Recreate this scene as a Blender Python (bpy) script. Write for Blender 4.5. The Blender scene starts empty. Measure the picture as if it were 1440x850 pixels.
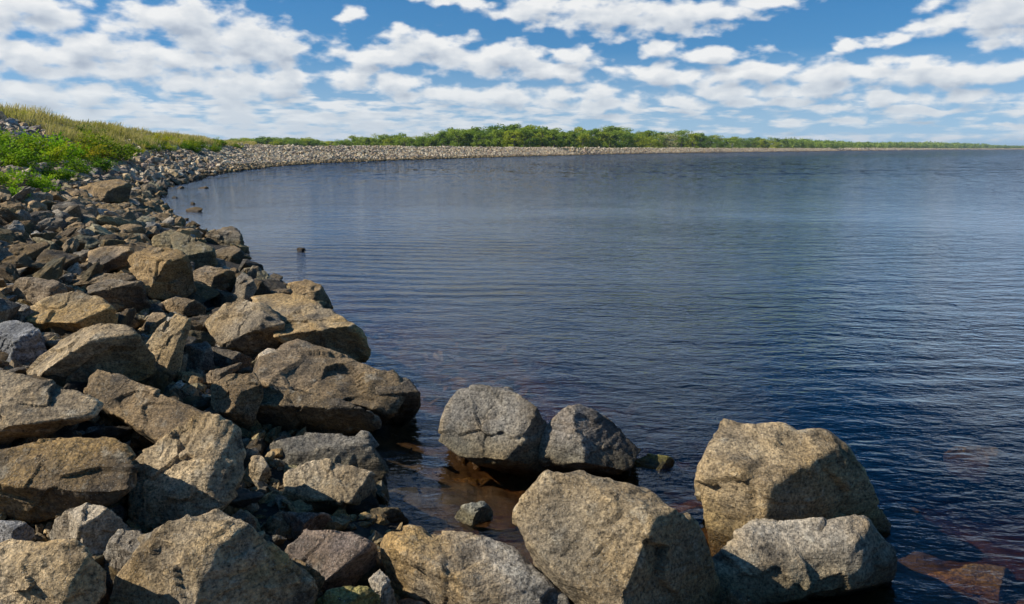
import bpy, bmesh, math, random
import numpy as np
from mathutils import Vector, Matrix
R = math.radians
random.seed(7); rng = np.random.default_rng(7)
sc = bpy.context.scene
COL = sc.collection

# ------------------------------------------------------------------ camera
F = 1120.0; HORIZON = 209.5; EYE = 2.0
PITCH = math.atan((425 - HORIZON) / F)
cam_d = bpy.data.cameras.new('camera'); cam = bpy.data.objects.new('camera', cam_d); COL.objects.link(cam)
cam_d.sensor_width = 36; cam_d.lens = F / 1440 * 36
cam_d.clip_start = 0.05; cam_d.clip_end = 20000
cam.location = (0, 0, EYE); cam.rotation_euler = (math.pi / 2 - PITCH, 0, 0)
sc.camera = cam
CF = np.array([0, math.cos(PITCH), -math.sin(PITCH)])
CU = np.array([0, math.sin(PITCH), math.cos(PITCH)])
CR = np.array([1.0, 0, 0])
EYEV = np.array([0, 0, EYE])

def ray(px, py):
    """direction with unit depth along the optical axis"""
    return CF + CR * (px - 720) / F - CU * (py - 425) / F

def ground(px, py, z=0.0):
    d = ray(px, py); t = (z - EYE) / d[2]
    return EYEV + d * t

def project(p):
    q = np.asarray(p) - EYEV
    zc = q @ CF
    return 720 + F * (q @ CR) / zc, 425 - F * (q @ CU) / zc, zc

# ------------------------------------------------------------------ world, sun, exposure
SUN_EL = R(38); SUN_AZ = R(-97)        # azimuth clockwise from +Y (negative: to the left)
world = bpy.data.worlds.new('World'); sc.world = world; world.use_nodes = True
world.cycles.sampling_method = 'MANUAL'; world.cycles.sample_map_resolution = 512
SKY_STRENGTH = 0.1
CLOUDS = [(50,12,78,24),(245,28,80,22),(330,60,92,27),(398,62,40,10),(250,82,80,20),(115,78,75,27),(30,80,50,20),(180,92,60,20),
 (350,118,80,18),(275,122,40,12),(130,138,50,14),(30,132,60,16),(422,104,30,9),(500,106,38,14),(590,64,68,17),(535,80,60,12),
 (700,84,90,17),(775,97,72,11),(800,76,42,9),(620,131,66,10),(560,116,38,12),(710,137,58,14),(810,132,50,10),(835,147,66,12),
 (495,26,20,11),(645,3,45,6),(570,-2,28,4),(760,15,66,15),(860,20,84,21),(945,26,80,17),(1010,20,60,10),(1085,3,44,8),
 (930,68,36,9),(1005,79,58,10),(930,107,58,13),(1040,106,80,12),(1010,126,48,9),(960,143,58,9),(1090,142,55,7),(1193,62,17,9),
 (1258,57,33,8),(1405,20,84,25),(1325,30,38,10),(1200,101,120,12),(1350,101,120,14),(1150,122,88,9),(1250,138,56,7),
 (1370,138,48,9),(1160,152,40,5),(1190,165,16,5),(1110,168,20,3),(1310,155,80,5),(1425,176,20,3),
 (680,-80,105,42),(860,-45,60,20),(985,-205,120,62),(1420,-70,80,55),(1560,-160,110,60),(340,-75,75,40),(120,-150,160,60),(600,-420,200,60),
 (-120,60,90,50),(1560,70,90,40)]

def build_world():
    nt = world.node_tree; N = nt.nodes; L = nt.links; N.clear()
    def mth(tree, op, a, b=None, c=None, clamp=False):
        n = tree.nodes.new('ShaderNodeMath'); n.operation = op; n.use_clamp = clamp
        for i, v in enumerate((a, b, c)):
            if v is None: continue
            if hasattr(v, 'default_value') or hasattr(v, 'is_linked'): tree.links.new(v, n.inputs[i])
            else: n.inputs[i].default_value = v
        return n.outputs[0]
    # ---- density group: input P = (azimuth, elevation, 0) in degrees
    g = bpy.data.node_groups.new('cloud_cover', 'ShaderNodeTree')
    g.interface.new_socket('P', in_out='INPUT', socket_type='NodeSocketVector')
    g.interface.new_socket('Q', in_out='INPUT', socket_type='NodeSocketVector')
    g.interface.new_socket('D', in_out='OUTPUT', socket_type='NodeSocketFloat')
    gi = g.nodes.new('NodeGroupInput'); go = g.nodes.new('NodeGroupOutput')
    P, Q = gi.outputs['P'], gi.outputs['Q']
    wz = g.nodes.new('ShaderNodeTexNoise'); wz.inputs['Scale'].default_value = 0.32; wz.inputs['Detail'].default_value = 4
    ms = g.nodes.new('ShaderNodeVectorMath'); ms.operation = 'MULTIPLY'; ms.inputs[1].default_value = (1, 1.9, 1); g.links.new(P, ms.inputs[0])
    g.links.new(ms.outputs[0], wz.inputs['Vector'])
    wsub = g.nodes.new('ShaderNodeVectorMath'); wsub.operation = 'SUBTRACT'; g.links.new(wz.outputs['Color'], wsub.inputs[0]); wsub.inputs[1].default_value = (.5, .5, .5)
    wm = g.nodes.new('ShaderNodeVectorMath'); wm.operation = 'MULTIPLY_ADD'
    g.links.new(wsub.outputs[0], wm.inputs[0]); wm.inputs[1].default_value = (3.2, 1.5, 0); g.links.new(P, wm.inputs[2])
    PW = wm.outputs[0]
    acc = None
    for (cx, cy, rx, ry) in CLOUDS:
        d = ray(cx, cy); az = math.degrees(math.atan2(d[0], d[1])); el = math.degrees(math.atan2(d[2], math.hypot(d[0], d[1])))
        k = 180 / math.pi / F * math.cos(R(az)) ** 1.2
        a = rx * k * 1.12; b = ry * 180 / math.pi / F * 1.25
        v = g.nodes.new('ShaderNodeVectorMath'); v.operation = 'MULTIPLY_ADD'
        g.links.new(PW, v.inputs[0]); v.inputs[1].default_value = (1 / a, 1 / b, 0); v.inputs[2].default_value = (-az / a, -el / b, 0)
        l = g.nodes.new('ShaderNodeVectorMath'); l.operation = 'LENGTH'; g.links.new(v.outputs[0], l.inputs[0])
        acc = l.outputs['Value'] if acc is None else mth(g, 'SMOOTH_MIN', acc, l.outputs['Value'], 0.25)
    blob = mth(g, 'SUBTRACT', 1.0, acc)
    nz = g.nodes.new('ShaderNodeTexNoise'); nz.inputs['Scale'].default_value = 0.55; nz.inputs['Detail'].default_value = 6; nz.inputs['Roughness'].default_value = 0.46
    g.links.new(ms.outputs[0], nz.inputs['Vector'])
    bl = mth(g, 'ADD', blob, mth(g, 'MULTIPLY', mth(g, 'SUBTRACT', nz.outputs['Fac'], 0.5), 2.6))
    # unseen flat deck of free clouds outside the blobs, thinned to cut ambient light
    nq = g.nodes.new('ShaderNodeTexNoise'); nq.inputs['Scale'].default_value = 0.62; nq.inputs['Detail'].default_value = 8; nq.inputs['Roughness'].default_value = 0.55
    g.links.new(Q, nq.inputs['Vector'])
    deck = mth(g, 'MULTIPLY', mth(g, 'SUBTRACT', nq.outputs['Fac'], 0.60), 9.0)
    sp = g.nodes.new('ShaderNodeSeparateXYZ'); g.links.new(P, sp.inputs[0])
    up = g.nodes.new('ShaderNodeMapRange'); up.inputs[1].default_value = 32; up.inputs[2].default_value = 38; g.links.new(sp.outputs[1], up.inputs[0])
    sd = g.nodes.new('ShaderNodeMapRange'); sd.inputs[1].default_value = 38; sd.inputs[2].default_value = 46
    g.links.new(mth(g, 'ABSOLUTE', sp.outputs[0]), sd.inputs[0])
    w = mth(g, 'MAXIMUM', up.outputs[0], sd.outputs[0])
    deckw = mth(g, 'ADD', mth(g, 'MULTIPLY', deck, w), mth(g, 'MULTIPLY', mth(g, 'SUBTRACT', w, 1.0), 3.0))
    dens = mth(g, 'MAXIMUM', bl, deckw)
    # low streaks near the horizon
    ns = g.nodes.new('ShaderNodeTexNoise'); ns.inputs['Scale'].default_value = 0.5; ns.inputs['Detail'].default_value = 8
    st = g.nodes.new('ShaderNodeVectorMath'); st.operation = 'MULTIPLY'; st.inputs[1].default_value = (0.9, 4.2, 1); g.links.new(P, st.inputs[0]); g.links.new(st.outputs[0], ns.inputs['Vector'])
    lowm = g.nodes.new('ShaderNodeMapRange'); lowm.inputs[1].default_value = 6.0; lowm.inputs[2].default_value = 2.6; g.links.new(sp.outputs[1], lowm.inputs[0])
    cut = g.nodes.new('ShaderNodeMapRange'); cut.inputs[1].default_value = -12; cut.inputs[2].default_value = 14; cut.inputs[3].default_value = 0.36; cut.inputs[4].default_value = 0.51; g.links.new(sp.outputs[0], cut.inputs[0])
    lows = mth(g, 'MULTIPLY', mth(g, 'SUBTRACT', ns.outputs['Fac'], cut.outputs[0]), 3.2)
    lowd = mth(g, 'ADD', lows, mth(g, 'MULTIPLY', mth(g, 'SUBTRACT', lowm.outputs[0], 1.0), 2.0))
    lowd = mth(g, 'MINIMUM', lowd, 0.55)
    g.links.new(mth(g, 'MAXIMUM', dens, lowd), go.inputs['D'])
    # ---- world tree
    tc = N.new('ShaderNodeTexCoord'); nm = N.new('ShaderNodeVectorMath'); nm.operation = 'NORMALIZE'; L.new(tc.outputs['Generated'], nm.inputs[0])
    sx = N.new('ShaderNodeSeparateXYZ'); L.new(nm.outputs[0], sx.inputs[0])
    X, Y, Z = sx.outputs
    az = mth(nt, 'MULTIPLY', mth(nt, 'ARCTAN2', X, Y), 180 / math.pi)
    el = mth(nt, 'MULTIPLY', mth(nt, 'ARCSINE', Z), 180 / math.pi)
    zz = mth(nt, 'MAXIMUM', Z, 0.03)
    def coords(daz, dele, dq):
        c = N.new('ShaderNodeCombineXYZ'); L.new(mth(nt, 'ADD', az, daz), c.inputs[0]); L.new(mth(nt, 'ADD', el, dele), c.inputs[1])
        q = N.new('ShaderNodeCombineXYZ'); L.new(mth(nt, 'ADD', mth(nt, 'DIVIDE', X, zz), dq[0]), q.inputs[0]); L.new(mth(nt, 'ADD', mth(nt, 'DIVIDE', Y, zz), dq[1]), q.inputs[1])
        q.inputs[2].default_value = 3.7
        n = N.new('ShaderNodeGroup'); n.node_tree = g; L.new(c.outputs[0], n.inputs[0]); L.new(q.outputs[0], n.inputs[1])
        return n.outputs[0]
    D0 = coords(0, 0, (0, 0)); D1 = coords(-0.25, 0.75, (-0.12, 0.05))
    cover = N.new('ShaderNodeMapRange'); cover.interpolation_type = 'SMOOTHSTEP'; cover.inputs[1].default_value = -0.2; cover.inputs[2].default_value = 0.5; L.new(D0, cover.inputs[0])
    lit = N.new('ShaderNodeMapRange'); lit.inputs[1].default_value = -0.1; lit.inputs[2].default_value = 1.25; lit.inputs[3].default_value = 1; lit.inputs[4].default_value = 0; L.new(D1, lit.inputs[0])
    cr = N.new('ShaderNodeValToRGB'); cr.color_ramp.elements[0].color = (0.42, 0.48, 0.57, 1); cr.color_ramp.elements[1].color = (0.88, 0.885, 0.88, 1)
    e = cr.color_ramp.elements.new(0.5); e.color = (0.66, 0.70, 0.745, 1)
    L.new(lit.outputs[0], cr.inputs[0])
    # clouds fade into the pale air near the horizon
    far = N.new('ShaderNodeMapRange'); far.inputs[1].default_value = 0.0; far.inputs[2].default_value = 5.0; far.inputs[3].default_value = 0.62; far.inputs[4].default_value = 0.0; L.new(el, far.inputs[0])
    mixf = N.new('ShaderNodeMix'); mixf.data_type = 'RGBA'; L.new(far.outputs[0], mixf.inputs[0]); L.new(cr.outputs[0], mixf.inputs[6]); mixf.inputs[7].default_value = (0.50, 0.60, 0.69, 1)
    lk = N.new('ShaderNodeCombineXYZ'); L.new(X, lk.inputs[0]); L.new(Y, lk.inputs[1]); L.new(mth(nt, 'MULTIPLY_ADD', mth(nt, 'MAXIMUM', Z, 0.0), 0.85, 0.12), lk.inputs[2])
    sky = N.new('ShaderNodeTexSky'); L.new(lk.outputs[0], sky.inputs[0]); sky.sky_type = 'NISHITA'; sky.sun_disc = False
    sky.sun_elevation = SUN_EL; sky.sun_rotation = SUN_AZ; sky.altitude = 300; sky.air_density = 1.0; sky.dust_density = 0.3; sky.ozone_density = 2.0
    gm = N.new('ShaderNodeGamma'); gm.inputs[1].default_value = 1.0; L.new(sky.outputs[0], gm.inputs[0])
    hs = N.new('ShaderNodeHueSaturation'); hs.inputs['Saturation'].default_value = 1.42; hs.inputs['Value'].default_value = 1.02; hs.inputs['Hue'].default_value = 0.50; L.new(gm.outputs[0], hs.inputs['Color'])
    pale = N.new('ShaderNodeMapRange'); pale.inputs[1].default_value = 0.0; pale.inputs[2].default_value = 6.5; pale.inputs[3].default_value = 0.62; pale.inputs[4].default_value = 0.0; L.new(el, pale.inputs[0])
    air = N.new('ShaderNodeMix'); air.data_type = 'RGBA'; L.new(pale.outputs[0], air.inputs[0]); L.new(hs.outputs[0], air.inputs[6]); air.inputs[7].default_value = (4.6, 5.9, 7.0, 1)
    b1 = N.new('ShaderNodeBackground'); b1.inputs['Strength'].default_value = SKY_STRENGTH; L.new(air.outputs[2], b1.inputs[0])
    b2 = N.new('ShaderNodeBackground'); b2.inputs['Strength'].default_value = 0.93; L.new(mixf.outputs[2], b2.inputs[0])
    mx = N.new('ShaderNodeMixShader'); L.new(mth(nt, 'MULTIPLY', cover.outputs[0], 0.96), mx.inputs[0]); L.new(b1.outputs[0], mx.inputs[1]); L.new(b2.outputs[0], mx.inputs[2])
    out = N.new('ShaderNodeOutputWorld'); L.new(mx.outputs[0], out.inputs[0])
build_world()

sun_d = bpy.data.lights.new('sun', 'SUN'); sun_d.energy = 5.0; sun_d.angle = R(0.53); sun_d.color = (1.0, 0.94, 0.84)
sun = bpy.data.objects.new('sun', sun_d); COL.objects.link(sun)
sdir = Vector((math.sin(SUN_AZ) * math.cos(SUN_EL), math.cos(SUN_AZ) * math.cos(SUN_EL), math.sin(SUN_EL)))
sun.rotation_euler = sdir.to_track_quat('Z', 'Y').to_euler(); sun.location = sdir * 50
sc.view_settings.view_transform = 'Standard'; sc.view_settings.look = 'None'
sc.view_settings.exposure = 0.15; sc.view_settings.gamma = 1.0; sc.view_settings.use_curve_mapping = False
sc.render.engine = 'CYCLES'; sc.cycles.max_bounces = 8; sc.cycles.transparent_max_bounces = 12; sc.cycles.volume_bounces = 0
sc.cycles.caustics_reflective = False; sc.cycles.caustics_refractive = False

# ------------------------------------------------------------------ helpers
def tag(o, label=None, cat=None, group=None, kind=None):
    if label: o['label'] = label
    if cat: o['category'] = cat
    if group: o['group'] = group
    if kind: o['kind'] = kind
    return o

def make_mesh(name, V, Fc, mat=None, smooth=False, attrs=None):
    V = np.asarray(V, dtype=np.float32); Fc = np.asarray(Fc, dtype=np.int32); k = Fc.shape[1]
    me = bpy.data.meshes.new(name)
    me.vertices.add(len(V)); me.vertices.foreach_set('co', V.ravel())
    me.loops.add(Fc.size); me.loops.foreach_set('vertex_index', Fc.ravel())
    me.polygons.add(len(Fc)); me.polygons.foreach_set('loop_start', np.arange(0, Fc.size, k, dtype=np.int32))
    me.polygons.foreach_set('loop_total', np.full(len(Fc), k, dtype=np.int32))
    me.polygons.foreach_set('use_smooth', np.full(len(Fc), smooth))
    if attrs:
        for an, arr in attrs.items():
            a = me.color_attributes.new(an, 'FLOAT_COLOR', 'POINT')
            c = np.ones((len(V), 4), dtype=np.float32); c[:, :arr.shape[1]] = arr
            a.data.foreach_set('color', c.ravel())
    me.update(calc_edges=True)
    if mat: me.materials.append(mat)
    return me

def link(name, me, parent=None, loc=None):
    o = bpy.data.objects.new(name, me); COL.objects.link(o)
    if parent: o.parent = parent
    if loc is not None: o.location = loc
    return o

def hash3(ix, iy, iz, s):
    h = (ix.astype(np.int64) * 73856093) ^ (iy.astype(np.int64) * 19349663) ^ (iz.astype(np.int64) * 83492791) ^ (s * 2654435761)
    h &= 0xffffffff
    h = ((h ^ (h >> 15)) * 2246822519) & 0xffffffff
    h = ((h ^ (h >> 13)) * 3266489917) & 0xffffffff
    return ((h ^ (h >> 16)) & 0xffffff) / 16777215.0 * 2 - 1

def vnoise(p, s=0):
    i = np.floor(p).astype(np.int64); f = p - i; u = f * f * f * (f * (f * 6 - 15) + 10)
    x0, y0, z0 = i[:, 0], i[:, 1], i[:, 2]
    def c(a, b, d): return hash3(x0 + a, y0 + b, z0 + d, s)
    ux, uy, uz = u[:, 0], u[:, 1], u[:, 2]
    a = c(0,0,0)*(1-ux)+c(1,0,0)*ux; b = c(0,1,0)*(1-ux)+c(1,1,0)*ux
    d = c(0,0,1)*(1-ux)+c(1,0,1)*ux; e = c(0,1,1)*(1-ux)+c(1,1,1)*ux
    return (a*(1-uy)+b*uy)*(1-uz)+(d*(1-uy)+e*uy)*uz

def fbm(p, octs=4, s=0, gain=.5):
    r = 0; a = 1.0
    for o in range(octs):
        r = r + a * vnoise(p * 2.03 ** o + 17.3 * o, s + o); a *= gain
    return r

def mat(name):
    m = bpy.data.materials.new(name); m.use_nodes = True
    nt = m.node_tree; nt.nodes.clear()
    return m, nt, nt.nodes, nt.links

class NT:
    """small node-graph helper"""
    def __init__(s, nt): s.nt = nt; s.N = nt.nodes; s.L = nt.links
    def put(s, sock, v):
        if v is None: return
        if isinstance(v, bpy.types.NodeSocket): s.L.new(v, sock)
        else: sock.default_value = v
    def m(s, op, a, b=None, c=None, clamp=False):
        n = s.N.new('ShaderNodeMath'); n.operation = op; n.use_clamp = clamp
        for i, v in enumerate((a, b, c)): s.put(n.inputs[i], v)
        return n.outputs[0]
    def vm(s, op, a, b=None, c=None):
        n = s.N.new('ShaderNodeVectorMath'); n.operation = op
        for i, v in enumerate((a, b, c)): s.put(n.inputs[i], v)
        return n.outputs[0]
    def noise(s, vec, scale, detail=4, rough=.5, dist=0, col=False):
        n = s.N.new('ShaderNodeTexNoise'); s.put(n.inputs['Vector'], vec); s.put(n.inputs['Scale'], scale)
        n.inputs['Detail'].default_value = detail; n.inputs['Roughness'].default_value = rough; n.inputs['Distortion'].default_value = dist
        return n.outputs['Color' if col else 'Fac']
    def mr(s, v, a, b, c=0.0, d=1.0, smooth=False):
        n = s.N.new('ShaderNodeMapRange'); n.interpolation_type = 'SMOOTHSTEP' if smooth else 'LINEAR'
        for i, x in enumerate((v, a, b, c, d)): s.put(n.inputs[i], x)
        return n.outputs[0]
    def mix(s, f, a, b, mode='MIX'):
        n = s.N.new('ShaderNodeMix'); n.data_type = 'RGBA'; n.blend_type = mode
        s.put(n.inputs[0], f); s.put(n.inputs[6], a); s.put(n.inputs[7], b)
        return n.outputs[2]
    def bump(s, h, strength, dist, nrm=None):
        n = s.N.new('ShaderNodeBump'); s.put(n.inputs['Strength'], strength); s.put(n.inputs['Distance'], dist); s.put(n.inputs['Height'], h)
        if nrm: s.L.new(nrm, n.inputs['Normal'])
        return n.outputs[0]
    def principled(s, col, rough, nrm=None, **kw):
        p = s.N.new('ShaderNodeBsdfPrincipled'); s.put(p.inputs['Base Color'], col); s.put(p.inputs['Roughness'], rough)
        if nrm: s.L.new(nrm, p.inputs['Normal'])
        for k, v in kw.items(): s.put(p.inputs[k.replace('_', ' ')], v)
        o = s.N.new('ShaderNodeOutputMaterial'); s.L.new(p.outputs[0], o.inputs[0]); return p

# ------------------------------------------------------------------ materials
def rock_material(name, near=True):
    m, nt, N, L = mat(name); g = NT(nt)
    tc = N.new('ShaderNodeTexCoord'); geo = N.new('ShaderNodeNewGeometry')
    if near:
        oi = N.new('ShaderNodeObjectInfo')
        rnd = g.vm('SCALE', (1, 1.7, 2.3)); rnd.node.inputs['Scale'].default_value = 1
        L.new(g.m('MULTIPLY', oi.outputs['Random'], 57.0), rnd.node.inputs['Scale'])
        P = g.vm('ADD', tc.outputs['Object'], rnd)
        tint = oi.outputs['Color']; och = oi.outputs['Alpha']; kind_r = g.m('FRACT', g.m('MULTIPLY', oi.outputs['Random'], 7.31))
    else:
        P = geo.outputs['Position']
        at = N.new('ShaderNodeAttribute'); at.attribute_name = 'tint'
        tint = at.outputs['Color']; och = at.outputs['Alpha']; kind_r = .5
    n1 = g.noise(P, 2.2, 7, .62)
    n2 = g.noise(P, 9.0, 6, .65)
    fine = g.noise(P, 75.0, 4, .7)
    # strata: thin bands in a tilted direction
    mp = N.new('ShaderNodeMapping'); L.new(P, mp.inputs[0]); mp.inputs['Rotation'].default_value = (.5, .9, .3); mp.inputs['Scale'].default_value = (1.3, 1.3, 13)
    band = g.noise(mp.outputs[0], 1.6, 6, .6, .6)
    base = g.mix(g.mr(n1, .36, .62), g.mix(1.0, tint, (.42, .41, .40, 1), 'MULTIPLY'), g.mix(1.0, tint, (1.45, 1.40, 1.32, 1), 'MULTIPLY'))
    big = g.noise(P, .9, 3, .5)
    base = g.mix(g.mr(big, .48, .60, 0, .75), base, g.mix(1.0, base, (.50, .53, .58, 1), 'MULTIPLY'))
    base = g.mix(g.m('MULTIPLY', g.mr(band, .48, .64), g.m('MULTIPLY_ADD', kind_r, .75, .05) if near else .3), base, g.mix(1.0, tint, (.42, .40, .40, 1), 'MULTIPLY'))
    # ochre stain
    om = g.m('MULTIPLY', g.mr(g.noise(P, 1.5, 5, .6), .40, .58), och, clamp=True)
    base = g.mix(g.m('MULTIPLY', om, .85), base, (.42, .255, .075, 1))
    # lichen/mineral pale bloom
    base = g.mix(g.mr(n2, .56, .70, 0, .45), base, (.40, .37, .29, 1))
    base = g.mix(g.m('MULTIPLY', g.mr(g.noise(P, 5.0, 5, .6), .54, .66), g.m('SUBTRACT', .75, g.m('MULTIPLY', kind_r, .5)) if near else .4), base, (.050, .045, .037, 1))
    # speckle
    sp = g.mr(g.m('ADD', g.m('MULTIPLY', fine, .6), g.m('MULTIPLY', g.noise(P, 34.0, 4, .7), .4)), .36, .64, .18, 2.05)
    base = g.mix(1.0, base, g.vm('SCALE', (1, 1, 1)), 'MULTIPLY'); 
    sc_node = base.node.inputs[7].links[0].from_node
    L.new(sp, sc_node.inputs['Scale'])
    vo = N.new('ShaderNodeTexVoronoi'); L.new(P, vo.inputs['Vector']); vo.inputs['Scale'].default_value = 85
    base = g.mix(g.mr(vo.outputs['Distance'], .22, .12, 0, .5), base, (.50, .47, .40, 1))
    if near:      # worn edges paler, golden edge highlights put into the colour; hollows darker
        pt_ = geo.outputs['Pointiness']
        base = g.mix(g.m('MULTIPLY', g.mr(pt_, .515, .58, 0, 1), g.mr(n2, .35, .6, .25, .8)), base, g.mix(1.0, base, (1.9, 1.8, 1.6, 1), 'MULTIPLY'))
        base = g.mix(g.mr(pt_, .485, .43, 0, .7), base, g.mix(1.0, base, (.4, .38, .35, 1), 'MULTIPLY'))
    # cracks
    wp = g.vm('MULTIPLY_ADD', g.noise(P, 3.0, 4, .6, col=True), (.28, .28, .28), P)
    vc = N.new('ShaderNodeTexVoronoi'); vc.feature = 'DISTANCE_TO_EDGE'; L.new(wp, vc.inputs['Vector']); vc.inputs['Scale'].default_value = 2.1
    crk = g.mr(vc.outputs['Distance'], 0.0, .012)
    crk = g.m('MAXIMUM', crk, g.mr(g.noise(P, 1.8, 2), .60, .66, 1, 0))
    crk = g.m('MAXIMUM', crk, .45)
    base = g.mix(crk, g.mix(1.0, base, (.35, .33, .3, 1), 'MULTIPLY'), base)
    # wet band at the water line, slime just above it
    sz = N.new('ShaderNodeSeparateXYZ'); L.new(geo.outputs['Position'], sz.inputs[0])
    zz = g.m('ADD', sz.outputs[2], g.m('MULTIPLY', g.m('SUBTRACT', n1, .5), -.18))
    wet = g.mr(zz, .03, .10, 1, 0, True)
    slime = g.mr(zz, .07, .30, .75, 0, True)
    base = g.mix(slime, base, g.mix(1.0, base, (.52, .47, .28, 1), 'MULTIPLY'))
    base = g.mix(wet, base, g.mix(1.0, base, (.42, .37, .26, 1), 'MULTIPLY'))
    rough = g.m('SUBTRACT', g.mr(n2, .3, .7, .72, .92), g.m('MULTIPLY', wet, .45))
    if near:
        nb = g.bump(n2, 1.0, .055); nb = g.bump(band, .85, .045, nb)
        nb = g.bump(fine, .95, .012, nb); nb = g.bump(crk, .6, .012, nb)
    else:
        nb = g.bump(n2, .5, .05)
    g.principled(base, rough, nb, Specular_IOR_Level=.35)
    return m
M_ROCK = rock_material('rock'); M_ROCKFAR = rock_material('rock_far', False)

def ground_material():
    m, nt, N, L = mat('ground'); g = NT(nt); geo = N.new('ShaderNodeNewGeometry'); P = geo.outputs['Position']
    a = g.noise(P, 6, 8, .7); b = g.noise(P, 28, 5, .7)
    c = g.mix(g.mr(a, .35, .65), (.022, .018, .012, 1), (.075, .06, .04, 1))  # near-black soil; shade of the gaps between stones put into its colour
    c = g.mix(g.mr(b, .55, .7, 0, .5), c, (.13, .11, .08, 1))
    sz = N.new('ShaderNodeSeparateXYZ'); L.new(P, sz.inputs[0])
    c = g.mix(g.m('MULTIPLY', g.mr(sz.outputs[2], 1.5, 2.2), g.mr(g.noise(P, .5, 3), .3, .5)), c, (.10, .105, .030, 1))
    c = g.mix(g.mr(sz.outputs[2], 0.0, -.15), c, g.mix(g.mr(a, .4, .6), (.19, .125, .055, 1), (.34, .235, .11, 1)))
    nb = g.bump(a, 1, .15); nb = g.bump(b, 1, .03, nb)
    g.principled(c, .95, nb); return m
M_GROUND = ground_material()

def water_material():
    m, nt, N, L = mat('lake_water'); g = NT(nt); geo = N.new('ShaderNodeNewGeometry'); P = geo.outputs['Position']
    def layer(scale, sx, sy, rot, detail, rough, dist=0.0):
        mp = N.new('ShaderNodeMapping'); L.new(P, mp.inputs[0]); mp.inputs['Rotation'].default_value = (0, 0, R(rot)); mp.inputs['Scale'].default_value = (sx, sy, 1)
        return g.noise(mp.outputs[0], scale, detail, rough, dist)
    cam_r_ = g.vm('LENGTH', P).node.outputs['Value']
    cam_r = cam_r_
    calm0 = g.mr(layer(.055, 1, 1.6, 12, 3, .55), .40, .62, .55, 1.0, True)
    calm = g.m('MAXIMUM', calm0, g.mr(cam_r, 15.0, 35.0))
    near_calm = g.m('ADD', g.mr(cam_r, 4.0, 12.0, .42, .66, True), g.mr(cam_r, 22.0, 55.0, 0, .3, True))
    sx_ = N.new('ShaderNodeSeparateXYZ'); L.new(P, sx_.inputs[0])
    bay = g.mr(g.m('SUBTRACT', sx_.outputs[0], g.m('MULTIPLY', sx_.outputs[1], .10)), -14.0, 2.0, .50, .85, True)   # the cove by the bank lies sheltered
    amp = g.m('MULTIPLY', g.m('MULTIPLY', calm, near_calm), bay)
    h1 = layer(4.2, 1, 1.9, 14, 3, .55, .5)      # hand-wide ripples
    h2 = layer(1.5, 1, 2.0, 18, 3, .5, .6)     # half-metre wavelets
    h3 = layer(.5, 1, 1.8, 6, 2, .5)           # metre-long waves
    h4 = layer(9.0, 1, 1.7, 24, 3, .6)
    nb = g.bump(h3, amp, .13)
    nb = g.bump(h2, amp, .085, nb)
    nb = g.bump(h1, amp, .060, nb)
    nb = g.bump(h4, calm, .011, nb)
    wv = N.new('ShaderNodeTexWave'); wv.wave_type = 'RINGS'; wv.rings_direction = 'SPHERICAL'
    mpw = N.new('ShaderNodeMapping'); L.new(P, mpw.inputs[0]); mpw.inputs['Location'].default_value = (-2.0, -46.0, 0)
    L.new(mpw.outputs[0], wv.inputs['Vector']); wv.inputs['Scale'].default_value = .62; wv.inputs['Distortion'].default_value = 5.0; wv.inputs['Detail'].default_value = 2; wv.inputs['Detail Scale'].default_value = .5
    trn = g.mr(layer(.16, 1, 1.5, 20, 2, .5), .45, .62, 0, 1, True)
    nb = g.bump(wv.outputs['Fac'], g.m('MULTIPLY', g.m('MULTIPLY', trn, near_calm), .8), .022, nb)
    # open-water chop: wave slopes given directly, so that they do not fade out with distance
    def slopes(scale, w, rot, sy=1.7):
        mp = N.new('ShaderNodeMapping'); L.new(P, mp.inputs[0]); mp.inputs['Rotation'].default_value = (0, 0, R(rot)); mp.inputs['Scale'].default_value = (1, sy, 1)
        return g.vm('MULTIPLY', g.vm('SUBTRACT', g.noise(mp.outputs[0], scale, 3, .6, .3, True), (.5, .5, .5)), (w, w * 1.5, 0))
    sl = g.vm('ADD', g.vm('ADD', slopes(1.6, .42, 12), slopes(.40, .38, 8)), g.vm('ADD', slopes(.09, .30, 4), slopes(3.2, .60, 3, .12)))
    farw = g.m('MULTIPLY', g.mr(cam_r, 22.0, 95.0, 0, 1, True), g.m('MAXIMUM', bay, .6))
    ns = N.new('ShaderNodeVectorMath'); ns.operation = 'SCALE'; L.new(sl, ns.inputs[0]); L.new(g.m('MULTIPLY', farw, 3.0), ns.inputs['Scale'])
    nb = g.vm('NORMALIZE', g.vm('ADD', nb, ns.outputs[0]))
    dt = N.new('ShaderNodeVectorMath'); dt.operation = 'DOT_PRODUCT'; L.new(geo.outputs['Incoming'], dt.inputs[0]); L.new(nb, dt.inputs[1])
    k1 = g.m('SUBTRACT', 1.0, g.m('ABSOLUTE', dt.outputs['Value']), clamp=True)      # mirror share of a water surface (Schlick), same from both sides
    fres = g.m('MULTIPLY_ADD', g.m('POWER', k1, 5.0), .98, .02)
    gl = N.new('ShaderNodeBsdfGlossy'); gl.inputs['Roughness'].default_value = .04; gl.inputs['Color'].default_value = (.80, .89, 1, 1); L.new(nb, gl.inputs['Normal'])  # mirror tint: a bluer reflection put into the colour
    tr = N.new('ShaderNodeBsdfTransparent')
    mx = N.new('ShaderNodeMixShader'); L.new(fres, mx.inputs[0]); L.new(tr.outputs[0], mx.inputs[1]); L.new(gl.outputs[0], mx.inputs[2])
    va = N.new('ShaderNodeVolumeAbsorption'); va.inputs['Color'].default_value = (.60, .42, .20, 1); va.inputs['Density'].default_value = 5.6
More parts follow.
